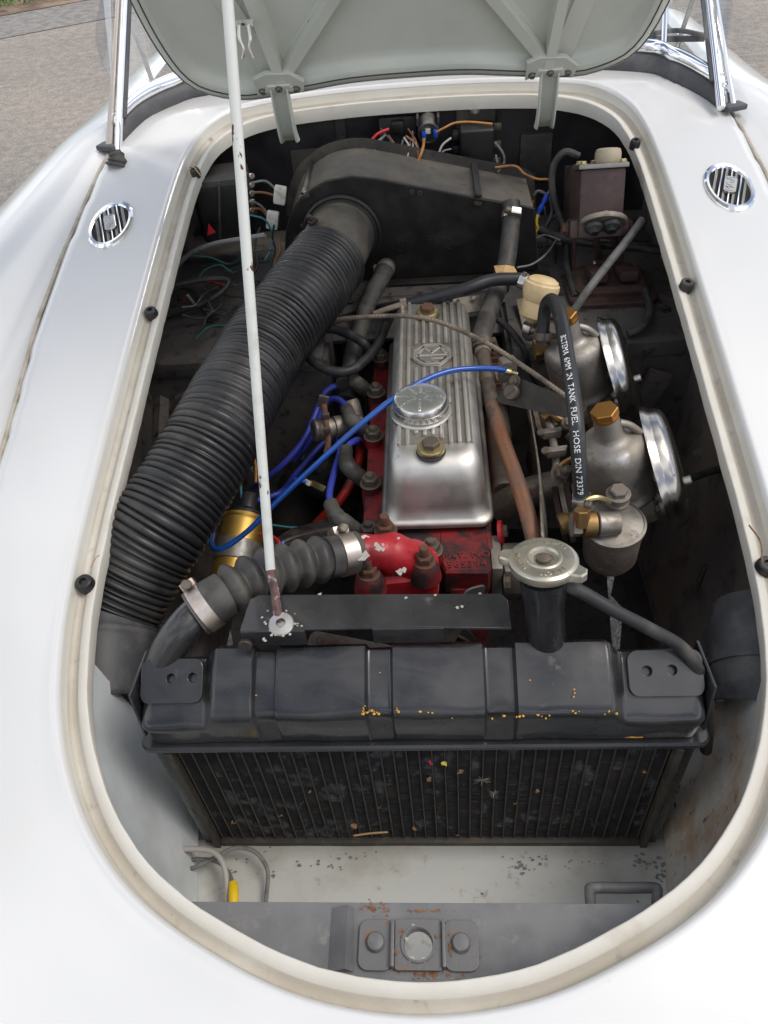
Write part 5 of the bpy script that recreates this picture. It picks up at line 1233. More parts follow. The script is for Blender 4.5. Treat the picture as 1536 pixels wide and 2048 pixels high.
clampring(fh, fp[0].lerp(fp[1], .55), fp[1]-fp[0], .0083, .0095, 'zinc_steel', V((-.45, -.9, .3)), big=.95)
clampring(fh, fp[-1].lerp(fp[-2], .35), fp[-2]-fp[-1], .0083, .009, 'nut_steel', V((.6, -.9, .3)), big=.8)
# banjo of the rear carburettor
rb = thing('fuel_banjo', 'brass fuel banjo with hex bolt beside the rear carburettor', 'banjo', at(1085, 700, z=.77))
q0 = at(1068, 700, z=.772); qa = V((1, .15, .05)).normalized()
MB().lathe([(.0125, .010), (.0138, .011), (.0138, .026), (.0125, .027)], q0, qa, 26).build('ring', 'brass', rb); MB().prism(hexring(.0125), mtx(q0, qa), 0, .0098, .001).build('bolt', 'brass', rb)
MB().lathe([(.011, .026), (.011, .060)], q0, qa, 20).build('arm', 'cast_alloy', rb); MB().prism(hexring(.009), mtx(at(1085, 690, z=.785), (0, .1, 1)), -.006, .010, .0008).build('nipple', 'brass', rb)
# ------------------------------------------------------------------ cream breather bottle
c0, c1 = at(1064, 640, z=.775), at(1086, 565, z=.822); ca_ = (c1-c0).normalized()
cb = thing('breather_bottle', 'cream plastic breather bottle clamped behind the rear carburettor', 'bottle', c0)
MB().lathe([(.006, -.004), (.009, 0), (.0185, .006), (.0195, .012), (.0190, .026), (.0200, .027), (.0228, .036), (.0235, .044), (.0228, .049), (.0205, .0505), (.0200, .053), (.0150, .056), (.004, .057)], c0, ca_, 40).build('bottle', 'cream_plastic', cb)
clampring(cb, c0-ca_*.010, ca_, .0085, .009, 'zinc_steel', V((-.6, -1, .3)), big=.8)
MB().tube([c0, c0-ca_*.02, at(1072, 672, z=.755), at(1080, 700, z=.74)], .0075, 14, 6).build('stub_hose', 'grey_rubber', cb)
clampring(cb, at(1046, 562, z=.808), (-.7, .3, .2), .0100, .009, 'zinc_steel', V((.2, -1, .4)), big=.8)
# ------------------------------------------------------------------ throttle bracket and linkage
tb = thing('throttle_bracket', 'dark triangular throttle bracket with slotted screw between head and carburettors', 'bracket', at(1040, 790, z=.77))
pz = [at(1022, 755, z=.792), at(1040, 756, z=.792), at(1144, 800, z=.792), at(1142, 838, z=.765), at(1000, 806, z=.76), at(990, 800, z=.762)]
mb = MB(); mb.add(pz+[p+V((.001, .002, -.002)) for p in pz], [(0, 1, 2, 3, 4, 5), (6, 7, 8, 9, 10, 11)]+[(i, (i+1) % 6, 6+(i+1) % 6, 6+i) for i in range(6)]); mb.build('plate', 'black_dusty', tb, 20)
nn = (pz[1]-pz[4]).cross(pz[2]-pz[4]).normalized(); nn = nn if nn.dot(CAM-pz[0]) > 0 else -nn
p = at(1027, 784, z=.7765); nut(tb, p+nn*.002, nn, .0098, 'nut_steel', 'screw', 'screw', ref=(1, .6, 0)); nut(tb, at(1032, 762, z=.788)+nn*.002, nn, .0055, 'nut_steel', 'nut', 'nut')
MB().box(at(1015, 738, z=.772), (.02, .016, .03), Matrix.Rotation(.3, 4, 'Z'), .003).build('stud_block', 'dull_alloy', tb)
lk = thing('throttle_linkage', 'small brass and steel throttle linkage with spring clips beside the fuel hose', 'linkage', at(1110, 880, z=.72))
MB().tube([at(1095, 832, z=.745), at(1106, 880, z=.738), at(1112, 925, z=.730), at(1108, 950, z=.722)], .0045, 10, 6).build('rod', 'dull_alloy', lk)
for (px, py) in ((1103, 868), (1112, 905)):
    p = at(px, py, z=.744)
    for k in range(3): MB().box(p+V((0, -.004*k+.004, .001*k)), (.026-.003*k, .003, .010), Matrix.Rotation(.12, 4, 'Z'), .0008).build('clip_leaf', 'dull_alloy', lk)
    nut(lk, p+V((-.012, -.002, .004)), (-.3, -.3, .9), .0048, 'nut_steel', 'screw', 'screw')
MB().tube([at(1085, 836, z=.752), at(1100, 826, z=.756), at(1118, 838, z=.75), at(1128, 842, z=.745)], .0055, 10, 6).build('brass_fork', 'brass', lk)
MB().lathe([(.0075, 0), (.0075, .010), (.005, .011), (.005, .018)], at(1134, 850, z=.755), (0, -.6, .8), 16).build('ball_joint', 'nut_steel', lk)
MB().tube([at(1108, 942, z=.735), at(1130, 925, z=.745), at(1150, 915, z=.745)], .0035, 8).build('return_arm', 'brass', lk)
mb = MB(); s0_, s1_ = at(1140, 868, z=.745), at(1165, 900, z=.735); d_ = s1_-s0_; x_, y_, a_ = basis(d_)
mb.tube([s0_+d_*(i/80)+(x_*math.cos(i*.9)+y_*math.sin(i*.9))*.006 for i in range(81)], .0011, 6, raw=True); mb.build('spring', 'nut_steel', lk)
p = at(1118, 950, z=.738); nut(lk, p, (.4, -.4, .8), .0085, 'nut_steel', 'nut', 'long')
# thin black oil line behind the cover
tag(MB().tube([at(905, 642, z=.755), at(948, 630, z=.765), at(985, 634, z=.765), at(1020, 660, z=.755), at(1048, 700, z=.735), at(1060, 740, z=.70), at(1092, 790, z=.66)], .0045, 10, 8).build('vacuum_line', 'black_rubber'), 'thin black rubber line curving behind the rocker cover to the rear carburettor', 'line')

# ------------------------------------------------------------------ heater box
HY = .775
outpx = [(1077, 540), (1073, 470), (1069, 417), (1040, 411), (957, 396), (900, 385), (830, 372), (752, 357), (702, 352), (651, 362), (614, 384), (588, 412), (573, 455), (570, 500), (580, 545), (620, 575), (700, 575)]
ow = [at(*q, y=HY) for q in outpx]; hx = thing('heater_box', 'large black heater box with round air inlet on the bulkhead shelf', 'heater', (-.01, .84, .74))
zb = max(.742, min(p.z for p in ow)); o2 = [(p.x, max(p.z, zb)) for p in ow]
MH = Matrix(((1, 0, 0, 0), (0, 0, -1, HY), (0, 1, 0, 0), (0, 0, 0, 1)))     # local z -> -y
n = len(o2)
MB().prism(o2, MH, -.004, .0015, .0015).build('front_panel', 'black_box', hx)
rim = o2[2:14]
def off(pts, d):
    out = []
    for i, p in enumerate(pts):
        a, b = V((*pts[max(i-1, 0)], 0)), V((*pts[min(i+1, len(pts)-1)], 0)); e = (b-a).normalized(); nn_ = V((e.y, -e.x, 0)); out.append((p[0]+nn_.x*d, p[1]+nn_.y*d))
    return out
def smooth(pts, k=4): return [(p.x, p.y) for p in crom([V((*q, 0)) for q in pts], k)]
rim = [o2[0]]+smooth(o2[2:14], 4); ra, rb_ = off(rim, -.0018), off(rim, .0)
DEP = .115
rows = []
for (d, y) in ((.0, HY-.0018), (-.0022, HY-.0006), (-.0026, HY+.004), (-.0012, HY+.0065), (-.0012, HY+DEP-.004), (-.0026, HY+DEP-.002), (-.0026, HY+DEP+.002), (.012, HY+DEP+.003)):
    rows.append([V((p[0], y, p[1])) for p in off(rim, d)])
MB().loft(rows).build('casing', 'black_dusty', hx, 40)
for px in (957,):
    a = at(px, 393, y=HY); zt = a.z+.003
    MB().box((a.x, HY+DEP/2-.002, zt), (.010, DEP+.006, .004), Matrix.Rotation(math.radians(13), 4, 'Y'), .001).build('joint_strap', 'black_box', hx)
    MB().box((a.x-.001, HY-.003, zt-.012), (.012, .006, .006), Matrix.Rotation(math.radians(13), 4, 'Y'), .0015).build('strap_clip', 'nut_black', hx)
a = at(606, 390, y=HY); MB().box((a.x+.002, HY+DEP/2-.003, a.z+.002), (.004, DEP+.004, .010), Matrix.Rotation(math.radians(-42), 4, 'Y'), .001).build('joint_strap', 'black_box', hx)
MB().box(at(610, 392, y=HY-.006), (.016, .008, .007), Matrix.Rotation(math.radians(-20), 4, 'Y'), .002).build('strap_clip', 'nut_black', hx)
# pressed panel on the casing top
a, b = at(857, 350, y=HY+.06), at(930, 362, y=HY+.06)
MB().box((a+b)/2+V((0, 0, .0005)), ((b-a).length, .036, .002), Matrix.Rotation(math.radians(12), 4, 'Y'), .0008).build('name_panel', 'black_dusty', hx)
for (px, py) in ((824, 384), (840, 386), (745, 445), (606, 452), (758, 478)): nut(hx, at(px, py, y=HY-.0016), (0, -1, 0), .0042, 'nut_black', 'screw', 'screw')
lt = at(850, 492, y=HY-.002); Mt = Matrix(((1, 0, 0, lt.x), (0, 0, -1, lt.y), (0, 1, 0, lt.z), (0, 0, 0, 1)))
text('SMITHS', .026, Mt, 'black_box', hx, .0006)
MB().box((o2[0][0]/2-.02, HY-.010, zb-.001), (.26, .02, .003), None, .001).build('bottom_flange', 'black_box', hx)
fcn = at(684, 468, y=HY-.004)
MB().lathe([(.0590, 0), (.0590, .004), (.0560, .006), (.0540, .0055), (.0525, .009), (.0505, .010), (.0490, .010)], fcn, (0, -1, 0), 56).build('inlet_flange', 'black_box', hx)
# ------------------------------------------------------------------ corrugated air duct
dpt = [at(684, 468, y=.768), at(672, 490, y=.728), at(652, 528, y=.680), at(600, 600, y=.600), at(515, 714, d=FPX/1575), at(448, 835, d=FPX/1700), at(384, 952, z=.756), at(326, 1042, z=.735), at(280, 1114, z=.713), at(242, 1184, z=.690), at(215, 1240, z=.674), at(206, 1290, z=.662), at(204, 1345, z=.650), at(204, 1405, z=.636)]
DP = crom(dpt, 60); LD = [0]
for i in range(1, len(DP)): LD.append(LD[-1]+(DP[i]-DP[i-1]).length)
def sub(s0, s1, step):
    n = int((s1-s0)/step); out = []; j = 0
    for k in range(n+1):
        s = s0+(s1-s0)*k/n
        while j < len(LD)-2 and LD[j+1] < s: j += 1
        out.append(DP[j].lerp(DP[j+1], (s-LD[j])/(LD[j+1]-LD[j])))
    return out
def at_len(i): return LD[i*60]
ad = thing('air_duct', 'long black corrugated air duct from the heater down the left of the bay', 'duct', dpt[-1])
st = sub(0, at_len(2)-.006, .004)
MB().tube(st, .047, 40, raw=True, cap=False, rf=lambda t, s: .0490-.0005*sstep(.5, 1, t)).build('metal_stub', 'black_dusty', ad)
sA, sB = at_len(2)-.012, at_len(10)-.004; PITCH = .0076
cor = [p+V((mnoise.noise(p*11), mnoise.noise(p*11+V((7, 0, 0))), mnoise.noise(p*11+V((0, 9, 0)))))*.0022+V((mnoise.noise(p*75), mnoise.noise(p*75+V((7, 0, 0))), mnoise.noise(p*75+V((0, 9, 0)))))*.0003 for p in sub(sA, sB, PITCH/8)]
def corr(t, s):
    u = (s/PITCH) % 1; b = abs(math.sin(math.pi*u))**.45; w_ = .0011*mnoise.noise(V((s*55, 0, 0)))+.0014*mnoise.noise(V((s*9, 5, 0)))
    return .0480+.0058*b+w_
MB().tube(cor, .05, 44, raw=True, rf=corr).build('corrugated_hose', 'duct_rubber', ad, 50)
# clip bolt at the top of the stub
cpnt = at(627, 446, d=(at(640, 470, y=.71)-CAM).dot(FW)-.028)
nut(ad, cpnt, (-.3, -.4, .85), .0062, 'nut_black', 'bolt', 'long')
# taped collar and metal spout at the bottom
MB().tube(sub(at_len(9)+.026, at_len(11)-.004, .006), .054, 40, raw=True, cap=False, rf=lambda t, s: .0555+.0012*mnoise.noise(V((s*60, 1, 0)))).build('tape_collar', 'tape_cloth', ad)
sp_ = thing('duct_spout', 'dark metal air spout under the taped end of the left duct', 'spout', dpt[-1])
MB().tube(sub(at_len(11)-.012, at_len(13), .006), .056, 44, raw=True, cap=False, rf=lambda t, s: .0565+.0022*(1-sstep(.0, .10, t))).build('spout', 'tape_cloth', sp_, thick=.0015)
a = at(300, 1322, d=FPX/1900)
MB().tube([a+V((-.03, -.004, .022)), a+V((-.012, -.004, .012)), a, a+V((.008, -.002, -.02))], .004, 8, 6).build('rolled_seam', 'tape_cloth', sp_)
# torn flap of tape
tp = [at(183, 1262, d=FPX/1960), at(200, 1256, d=FPX/1970), at(222, 1282, d=FPX/1970), at(258, 1312, d=FPX/1970), at(236, 1300, d=FPX/1970), at(183, 1292, d=FPX/1960)]
MB().add(tp, [tuple(range(6))]).build('torn_tape', 'grey_rubber', sp_, 0, thick=.001)
# spout of the right side
rs = thing('fresh_air_spout', 'dark metal air spout at the right edge with an open mouth', 'spout', at(1500, 1400, z=.66))
rp_ = [at(1535, 1402, z=.660), at(1530, 1350, z=.672), at(1528, 1290, z=.680), at(1530, 1240, z=.684)]
MB().tube(rp_[:3], .05, 40, 8, cap=False, rf=lambda t, s: .0500).build('spout', 'tape_cloth', rs, thick=.0015)
MB().tube(rp_[1:], .05, 40, 8, cap=False, rf=lambda t, s: .0525+.0015*mnoise.noise(V((s*50, 2, 0)))).build('tape_collar', 'tape_cloth', rs)
MB().lathe([(.049, 0), (.001, 0)], rp_[2], (rp_[2]-rp_[1]), 30).build('damper', 'bay_dark', rs)

# ------------------------------------------------------------------ bulkhead electrics
FY = .982
def fw(px, py, dy=0): return at(px, py, y=FY-dy)
cbx = thing('control_box', 'black regulator control box with side terminals on the bulkhead', 'control box', fw(952, 300))
p0, p1 = fw(952, 248, .02), fw(952, 345, .02); cxx = (p0.x+p1.x)/2; hz = (p0.z-p1.z)
MB().box((cxx, FY-.024, (p0.z+p1.z)/2), (.054, .046, hz), None, .006, 3).build('cover', 'black_box', cbx)
MB().box((cxx, FY-.002, p0.z+.006), (.062, .006, .045), None, .002).build('backplate', 'black_dusty', cbx)
nut(cbx, (cxx-.001, FY-.005, p0.z+.016), (0, -1, 0), .0055, 'zinc_steel', 'bolt', 'bolt')
for k in range(4): MB().box((cxx-.032, FY-.020, p0.z-.014-k*.020), (.012, .020, .011), None, .002).build('terminal', 'black_rubber', cbx)
for k in range(3): MB().box((cxx+.033, FY-.026, p0.z-.004-k*.026), (.012, .008, .010), None, .002).build('spade', 'nut_steel', cbx)
fb = thing('fuse_box', 'black open fuse box with two glass fuses on the bulkhead', 'fuse box', fw(795, 290))
p = fw(797, 282, .012)
MB().box((p.x, FY-.004, p.z), (.060, .008, .070), None, .004).build('base', 'black_rubber', fb); MB().box((p.x, FY-.014, p.z+.022), (.020, .018, .018), None, .003).build('post', 'black_box', fb)
for k in range(2):
    c_ = V((p.x+.002, FY-.018, p.z-.006-k*.016)); MB().lathe([(.0034, -.016), (.0034, .016)], c_, (1, 0, 0), 12).build('fuse', 'glass_dark', fb)
    for s in (-1, 1): MB().lathe([(.0042, -.003), (.0042, .003)], c_+V((s*.015, 0, 0)), (1, 0, 0), 12).build('fuse_clip', 'zinc_steel', fb)
fc2 = thing('flasher_can', 'small round alloy flasher can with blue wire terminals on the bulkhead', 'can', fw(858, 250))
p = at(857, 264, y=FY-.042); a_ = V((.01, -.80, -.18)).normalized(); c_ = p-a_*.034
MB().lathe([(.0155, 0), (.0162, .002), (.0162, .034), (.0170, .035), (.0170, .0375), (.0155, .038), (.0150, .036)], c_, a_, 36).build('can', 'tin_lid', fc2)
MB().lathe([(.0150, .0355), (.002, .0355)], c_, a_, 28).build('face', 'black_box', fc2)
MB().box(c_+a_*.038+V((-.001, -.001, .004)), (.008, .004, .008), None, .001).build('tab', 'white_plastic', fc2)
for q in ((848, 270), (871, 266)): MB().box(at(*q, y=FY-.046), (.0065, .010, .012), None, .002).build('blue_terminal', 'blue_connector', fc2)
for k, (dx, dz) in enumerate(((-.016, .008), (.016, .008))): MB().box(c_+V((dx, -.02, dz)), (.004, .03, .012), None, .001).build('clip', 'black_rubber', fc2)
# stamped number plate on the bulkhead
p = fw(684, 285, .003); tg_ = thing('stamped_tag', 'narrow black tag with stamped number on the bulkhead', 'tag', p)
MB().box(p, (.016, .003, .075), None, .001).build('tag', 'black_firewall', tg_)
text('A7245', .014, Matrix(((0, 1, 0, p.x), (0, 0, -1, p.y-.0018), (-1, 0, 0, p.z-.006), (0, 0, 0, 1))), 'nut_steel', tg_, .0004)
# large dark relay at the left
wl = thing('wiper_motor', 'dark boxy motor unit with screw terminals at the left of the bulkhead', 'motor', fw(450, 480))
p0 = at(452, 405, y=.86); MB().box(p0, (.085, .085, .095), Matrix.Rotation(.12, 4, 'Z'), .014, 3).build('case', 'black_box', wl)
MB().box(p0+V((-.002, -.0442, 0)), (.004, .003, .094), Matrix.Rotation(.12, 4, 'Z') @ Matrix.Rotation(.2, 4, 'Y'), .001).build('clip_wire', 'dark_wire', wl)
for k in range(5): nut(wl, at(503, 352+k*17, y=.82), (.6, -.8, 0), .0042, 'clamp_steel', 'terminal_screw', 'screw')
MB().box(at(500, 388, y=.826), (.010, .008, .062), None, .002).build('terminal_strip', 'black_rubber', wl)
for q, lb in (((560, 390), 'white plastic wire connector behind the duct, upper one'), ((545, 440), 'white plastic wire connector behind the duct, lower one')):
    p = at(*q, y=.80); tag(MB().box(p, (.018, .012, .026), Matrix.Rotation(.25, 4, 'Y'), .003).build('wire_connector', 'white_plastic'), lb, 'connector', 'white wire connectors')
p = at(420, 460, y=.80); tag(MB().add([p+V(q) for q in ((-.006, 0, -.008), (.008, 0, -.004), (0, 0, .010))], [(0, 1, 2)]).build('red_tab', 'petal_red', smooth=0, thick=.001), 'small red triangular tab in the dark left rear corner', 'tab')

# ------------------------------------------------------------------ brake and clutch master cylinder
mc = thing('master_cylinder', 'rusty maroon twin master cylinder with cream filler cap at the right rear', 'master cylinder', at(1205, 470, z=.78))
mt_ = at(1200, 330, z=.902); tilt = Matrix.Rotation(math.radians(-20), 4, 'X'); up_ = tilt @ V((0, 0, 1)); fwv = tilt @ V((0, -1, 0))
MB().box(mt_-up_*.048, (.060, .052, .088), tilt, .004).build('body', 'maroon_cast', mc)
MB().box(mt_-up_*.001, (.066, .058, .006), tilt, .0015).build('lid', 'tin_lid', mc)
for dx, dy in ((-.026, -.020), (.026, -.022), (-.024, .020), (-.004, .022)): nut(mc, mt_+(tilt @ V((dx, dy, .002))), up_, .0046, 'brass_pale', 'bolt', 'bolt')
MB().lathe([(.0165, 0), (.0175, .003), (.0175, .012), (.0160, .017), (.0120, .0185), (.003, .019)], mt_+(tilt @ V((.010, -.001, .002))), up_, 30).build('filler_cap', 'cream_cap', mc)
low = mt_-up_*.092
MB().box(low+up_*.012, (.082, .040, .026), tilt, .006).build('mounting_ears', 'maroon_cast', mc)
for s in (-1, 1): nut(mc, low+up_*.012+V((s*.041, 0, 0)), (s, 0, 0), .0080, 'nut_rust', 'bolt', 'bolt')
e0 = at(1206, 448, y=low.y-.014); ea = V((0, -.82, -.57)).normalized()
MB().lathe([(.028, -.006), (.030, -.004), (.030, 0), (.0285, .002)], e0, ea, 36, sx=1.1, sy=.8, ref=(1, 0, 0)).build('end_plate', 'dull_alloy', mc)
nut(mc, e0+ea*.003+V((0, 0, .018)), ea, .005, 'brass_pale', 'bolt', 'bolt')
for s, q, q2 in ((-1, (1188, 452), (1200, 520)), (1, (1222, 448), (1236, 512))):
    b0_ = at(*q, y=e0.y-.006); MB().lathe([(.0125, 0), (.0135, .002), (.0120, .006), (.0075, .009), (.006, .012)], b0_, ea, 22).build('rubber_boot', 'black_rubber', mc)
    b1_ = at(*q2, y=.755); MB().tube([b0_, b1_], .0048, 10, 3).build('push_rod', 'rust_dark', mc)
    MB().box(b1_+V((0, -.004, -.008)), (.016, .012, .034), tilt, .003).build('clevis', 'rust_dark', mc); nut(mc, b1_+V((-.008, -.006, -.002)), (-1, -.2, 0), .0046, 'zinc_steel', 'pin', 'screw')
MB().box(at(1140, 440, y=.82), (.006, .10, .15), tilt, .002).build('side_bracket', 'rust_dark', mc)
pp = thing('pedal_box', 'rusty pedal box cover with raised slots on the right of the shelf', 'cover', at(1215, 570, z=.745))
c_ = at(1218, 575, z=.742)
MB().prism(rrect(.125, .105, .022, 5, c_.x, c_.y), Matrix.Identity(4), SH, SH+.008, .002).build('base_plate', 'rust_dark', pp)
MB().prism(rrect(.105, .080, .018, 5, c_.x, c_.y+.006), Matrix.Identity(4), SH+.0075, SH+.020, .006).build('raised_cover', 'rust_dark', pp)
for s in (-1, 1): MB().box((c_.x+s*.021, c_.y+.002, SH+.026), (.026, .056, .016), Matrix.Rotation(-.25, 4, 'X'), .005).build('pedal_slot', 'rust_dark', pp)

# ------------------------------------------------------------------ cables and wires
def wire(pts, r, m, name, lb, cat='wire', n=8, group=None):
    r = r*.8 if r < .003 else r
    o = MB().tube(pts, r, n, 8).build(name, m); tag(o, lb, cat, group); return o
wire([at(1150, 618, z=.752), at(1175, 582, z=.775), at(1215, 530, z=.80), at(1255, 480, z=.825), at(1284, 440, z=.84)], .0058, 'grey_wire', 'control_cable', 'grey sheathed cable crossing in front of the pedal rods', 'cable', 12)
wire([at(1078, 458, y=.80), at(1110, 472, y=.79), at(1180, 485, y=.76), at(1260, 492, y=.74), at(1330, 502, y=.73), at(1350, 508, y=.73)], .0068, 'black_rubber', 'black_cable', 'thick black cable running from the heater to the right inner wing', 'cable', 12)
wire([at(1158, 312, y=.85), at(1130, 304, y=.85), at(1108, 330, y=.85), at(1104, 375, y=.84), at(1118, 430, y=.82), at(1134, 470, y=.80), at(1134, 530, y=.76), at(1150, 595, z=.745)], .0052, 'dark_wire', 'hydraulic_pipe', 'dark pipe looping from the master cylinder lid down to the shelf', 'pipe', 10)
wire([at(1290, 580, z=.75), at(1300, 620, z=.75), at(1285, 655, z=.75), at(1255, 668, z=.745)], .0055, 'dark_wire', 'clutch_pipe', 'dark pipe curving around the right of the pedal box', 'pipe', 10)
wire([at(1035, 535, z=.81), at(1065, 528, z=.80), at(1095, 505, z=.79), at(1124, 462, z=.79)], .0018, 'grey_wire', 'thin_earth_wire', 'thin grey wire from the hose twine up toward the master cylinder')
wire([at(640, 655, y=.68), at(750, 622, y=.70), at(800, 612, z=.775), at(860, 598, z=.79), at(930, 578, z=.805), at(985, 560, z=.81), at(1045, 558, z=.808)], .0085, 'hose_new', 'breather_hose', 'black rubber breather hose lying behind the rocker cover', 'hose', 14)
wire([at(748, 628, z=.79), at(775, 618, z=.795), at(800, 610, z=.797)], .004, 'braided_cable', 'frayed_sleeve', 'frayed brown cable sleeve left of the breather hose clip', 'sleeve')
p = at(806, 607, z=.795); tag(MB().box(p, (.009, .004, .014), Matrix.Rotation(.2, 4, 'Z'), .001).build('hose_clip', 'clamp_steel'), 'pale steel clip on the breather hose behind the rocker cover', 'clip')
pl_ = [at(905, 598, z=.752), at(958, 590, z=.752), at(962, 632, z=.738), at(912, 640, z=.738)]
tp_ = thing('chassis_plate', 'small weathered metal plate on the shelf behind the rocker cover', 'plate', pl_[0]); MB().add(pl_, [(0, 1, 2, 3)]).build('plate', 'dull_alloy', tp_, 0, thick=.0015); nut(tp_, at(948, 597, z=.754), (0, -.2, 1), .0035, 'zinc_steel', 'screw', 'screw')
st_ = [at(1032, 600, z=.748), at(1048, 598, z=.748), at(1062, 655, z=.740), at(1046, 660, z=.740)]
tag(MB().add(st_, [(0, 1, 2, 3)]).build('flat_strip', 'dull_alloy', smooth=0, thick=.003), 'flat grey metal strip on the shelf left of the cream bottle', 'strip')
# bulkhead wires
wire([at(778, 258, y=.905), at(755, 268, y=.90), at(735, 290, y=.895), at(710, 312, y=.89)], .0026, 'red_wire', 'red_wire', 'bright red wire from the fuse box to the top of the heater')
for k, (m, pts) in enumerate((('pale_wire', [(765, 275), (750, 290), (752, 315)]), ('grey_wire', [(770, 270), (756, 292), (768, 318)]), ('brown_wire', [(812, 272), (832, 290), (838, 325)]), ('pale_wire', [(808, 275), (818, 295), (812, 325)]), ('grey_wire', [(806, 280), (800, 302), (785, 318)]))):
    wire([at(*q, y=.91-.012*i) for i, q in enumerate(pts)], .0019, m, 'fuse_wire', ['cream wire at the far left of the fuse box', 'grey wire curling left under the fuse box', 'brown wire arching right of the fuse box', 'cream wire dropping right of the fuse box', 'grey wire under the two glass fuses'][k], group='fuse box wires')
wire([at(848, 276, y=.90), at(846, 295, y=.895), at(838, 318, y=.88), at(830, 330, y=.88)], .0026, 'orange_wire', 'orange_wire', 'yellow orange wire from the flasher can down to the heater')
wire([at(873, 264, y=.90), at(890, 255, y=.90), at(910, 246, y=.905), at(940, 244, y=.905), at(985, 248, y=.905)], .002, 'orange_wire', 'orange_wire', 'thin orange wire from the flasher can over the control box')
wire([at(902, 276, y=.92), at(885, 290, y=.91), at(876, 312, y=.90), at(870, 335, y=.89)], .002, 'pale_wire', 'pale_wire', 'cream wire left of the control box')
wire([at(902, 298, y=.92), at(885, 304, y=.91), at(880, 325, y=.90)], .0018, 'grey_wire', 'grey_wire', 'short grey wire below the cream one at the control box')
wire([at(990, 285, y=.90), at(1005, 305, y=.90), at(1008, 325, y=.90), at(995, 345, y=.89)], .0022, 'grey_wire', 'grey_wire', 'grey wire curling at the right of the control box')
wire([at(992, 310, y=.90), at(996, 335, y=.90), at(993, 352, y=.89)], .0018, 'pale_wire', 'pale_wire', 'cream wire dropping right of the control box behind the heater')
wire([at(990, 335, y=.89), at(1030, 332, y=.885), at(1050, 348, y=.875), at(1075, 358, y=.865), at(1100, 360, y=.855), at(1100, 378, y=.85), at(1092, 395, y=.845)], .0022, 'orange_wire', 'orange_wire', 'orange brown wire running from the control box toward the master cylinder')
o = thing('bullet_connector', 'bright blue bullet connector on yellow wires right of the heater', 'connector', at(1083, 410, y=.84))
a, b = at(1096, 388, y=.845), at(1075, 428, y=.83); MB().tube([a, a.lerp(b, .3), a.lerp(b, .5), a.lerp(b, .7), b], .004, 10, 3, rf=lambda t, s: .0030+.0014*abs(math.sin(t*2*math.pi))).build('sleeve', 'blue_connector', o)
wire([at(1075, 428, y=.83), at(1073, 445, y=.82), at(1076, 460, y=.81), at(1071, 473, y=.80)], .0026, 'yellow_wire', 'yellow_wire', 'yellow wire hanging below the blue bullet connector')
wire([at(1077, 430, y=.828), at(1070, 448, y=.82), at(1073, 462, y=.81), at(1074, 474, y=.80)], .002, 'yellow_wire', 'yellow_wire', 'second yellow wire twisted round the hanging one')
wire([at(1068, 390, y=.86), at(1078, 382, y=.86), at(1098, 395, y=.855), at(1103, 425, y=.85), at(1092, 450, y=.84), at(1078, 460, y=.83)], .0028, 'grey_wire', 'grey_wire', 'grey wire looping right of the blue connector')
wire([at(1066, 400, y=.86), at(1064, 415, y=.855), at(1068, 428, y=.85)], .002, 'orange_wire', 'orange_wire', 'short orange wire close to the right end of the heater')
wire([at(1071, 474, y=.80), at(1068, 490, y=.795), at(1062, 498, y=.79)], .0035, 'dark_wire', 'wire_tail', 'dark taped wire end below the yellow wires')
# left corner tangle
L_ = [('grey_wire', .0035, [(330, 620), (340, 560), (370, 515), (420, 490), (480, 478), (530, 470)], .72, 'long grey wire sweeping through the left corner'),
      ('green_wire', .0018, [(335, 520), (370, 512), (420, 515), (460, 528), (500, 505), (545, 500)], .74, 'thin green wire arching across the left corner'),
      ('green_wire', .0018, [(395, 560), (410, 540), (440, 530), (470, 545), (500, 510)], .73, 'thin green wire looping left of the duct'),
      ('dark_wire', .0038, [(330, 575), (400, 560), (450, 558), (455, 572), (420, 600), (340, 630)], .71, 'dark hairpin cable in the left corner'),
      ('red_wire', .0014, [(395, 562), (430, 565), (448, 572), (456, 585)], .72, 'thin red wire beside the dark hairpin cable'),
      ('purple_wire', .0025, [(340, 650), (400, 640), (440, 655), (470, 640), (500, 600), (520, 560)], .69, 'maroon wire running behind the duct'),
      ('dark_wire', .0050, [(330, 665), (370, 655), (420, 665), (450, 690), (430, 720)], .68, 'thick dark cable drooping at the left inner wing'),
      ('teal_wire', .0018, [(500, 430), (530, 440), (545, 470), (540, 500), (530, 520)], .78, 'teal wire hanging from the terminals left of the heater'),
      ('grey_wire', .0022, [(505, 365), (530, 362), (548, 375), (558, 385)], .80, 'grey wire from the terminal strip to the upper white connector'),
      ('brown_wire', .0022, [(505, 385), (525, 385), (545, 390), (558, 400)], .80, 'brown wire from the terminal strip to the upper white connector'),
      ('grey_wire', .0022, [(505, 402), (522, 412), (536, 428), (545, 440)], .79, 'grey wire from the terminal strip to the lower white connector'),
      ('brown_wire', .0020, [(505, 418), (520, 418), (533, 430), (542, 445)], .79, 'brown wire from the terminal strip to the lower white connector'),
      ('green_wire', .0020, [(548, 450), (545, 475), (550, 500), (540, 530)], .78, 'dark green wire below the lower white connector'),
      ('pale_wire', .0028, [(375, 590), (400, 625), (415, 660), (425, 690)], .72, 'pale stiff wire sticking up in the left corner')]
for m, r, pts, y_, lb in L_:
    nn_ = len(pts); wire([at(*q, y=y_+.05*math.sin(i*.9)*.3) for i, q in enumerate(pts)], r, m, 'loom_wire', lb, group='wires in the left corner')
wire([at(296, 830, z=.66), at(296, 780, z=.68), at(308, 745, z=.70), at(330, 730, z=.705), at(370, 728, z=.70), at(412, 716, z=.69)], .0038, 'dull_red_wire', 'red_cable', 'dull red cable curving between duct and left inner wing', 'cable')
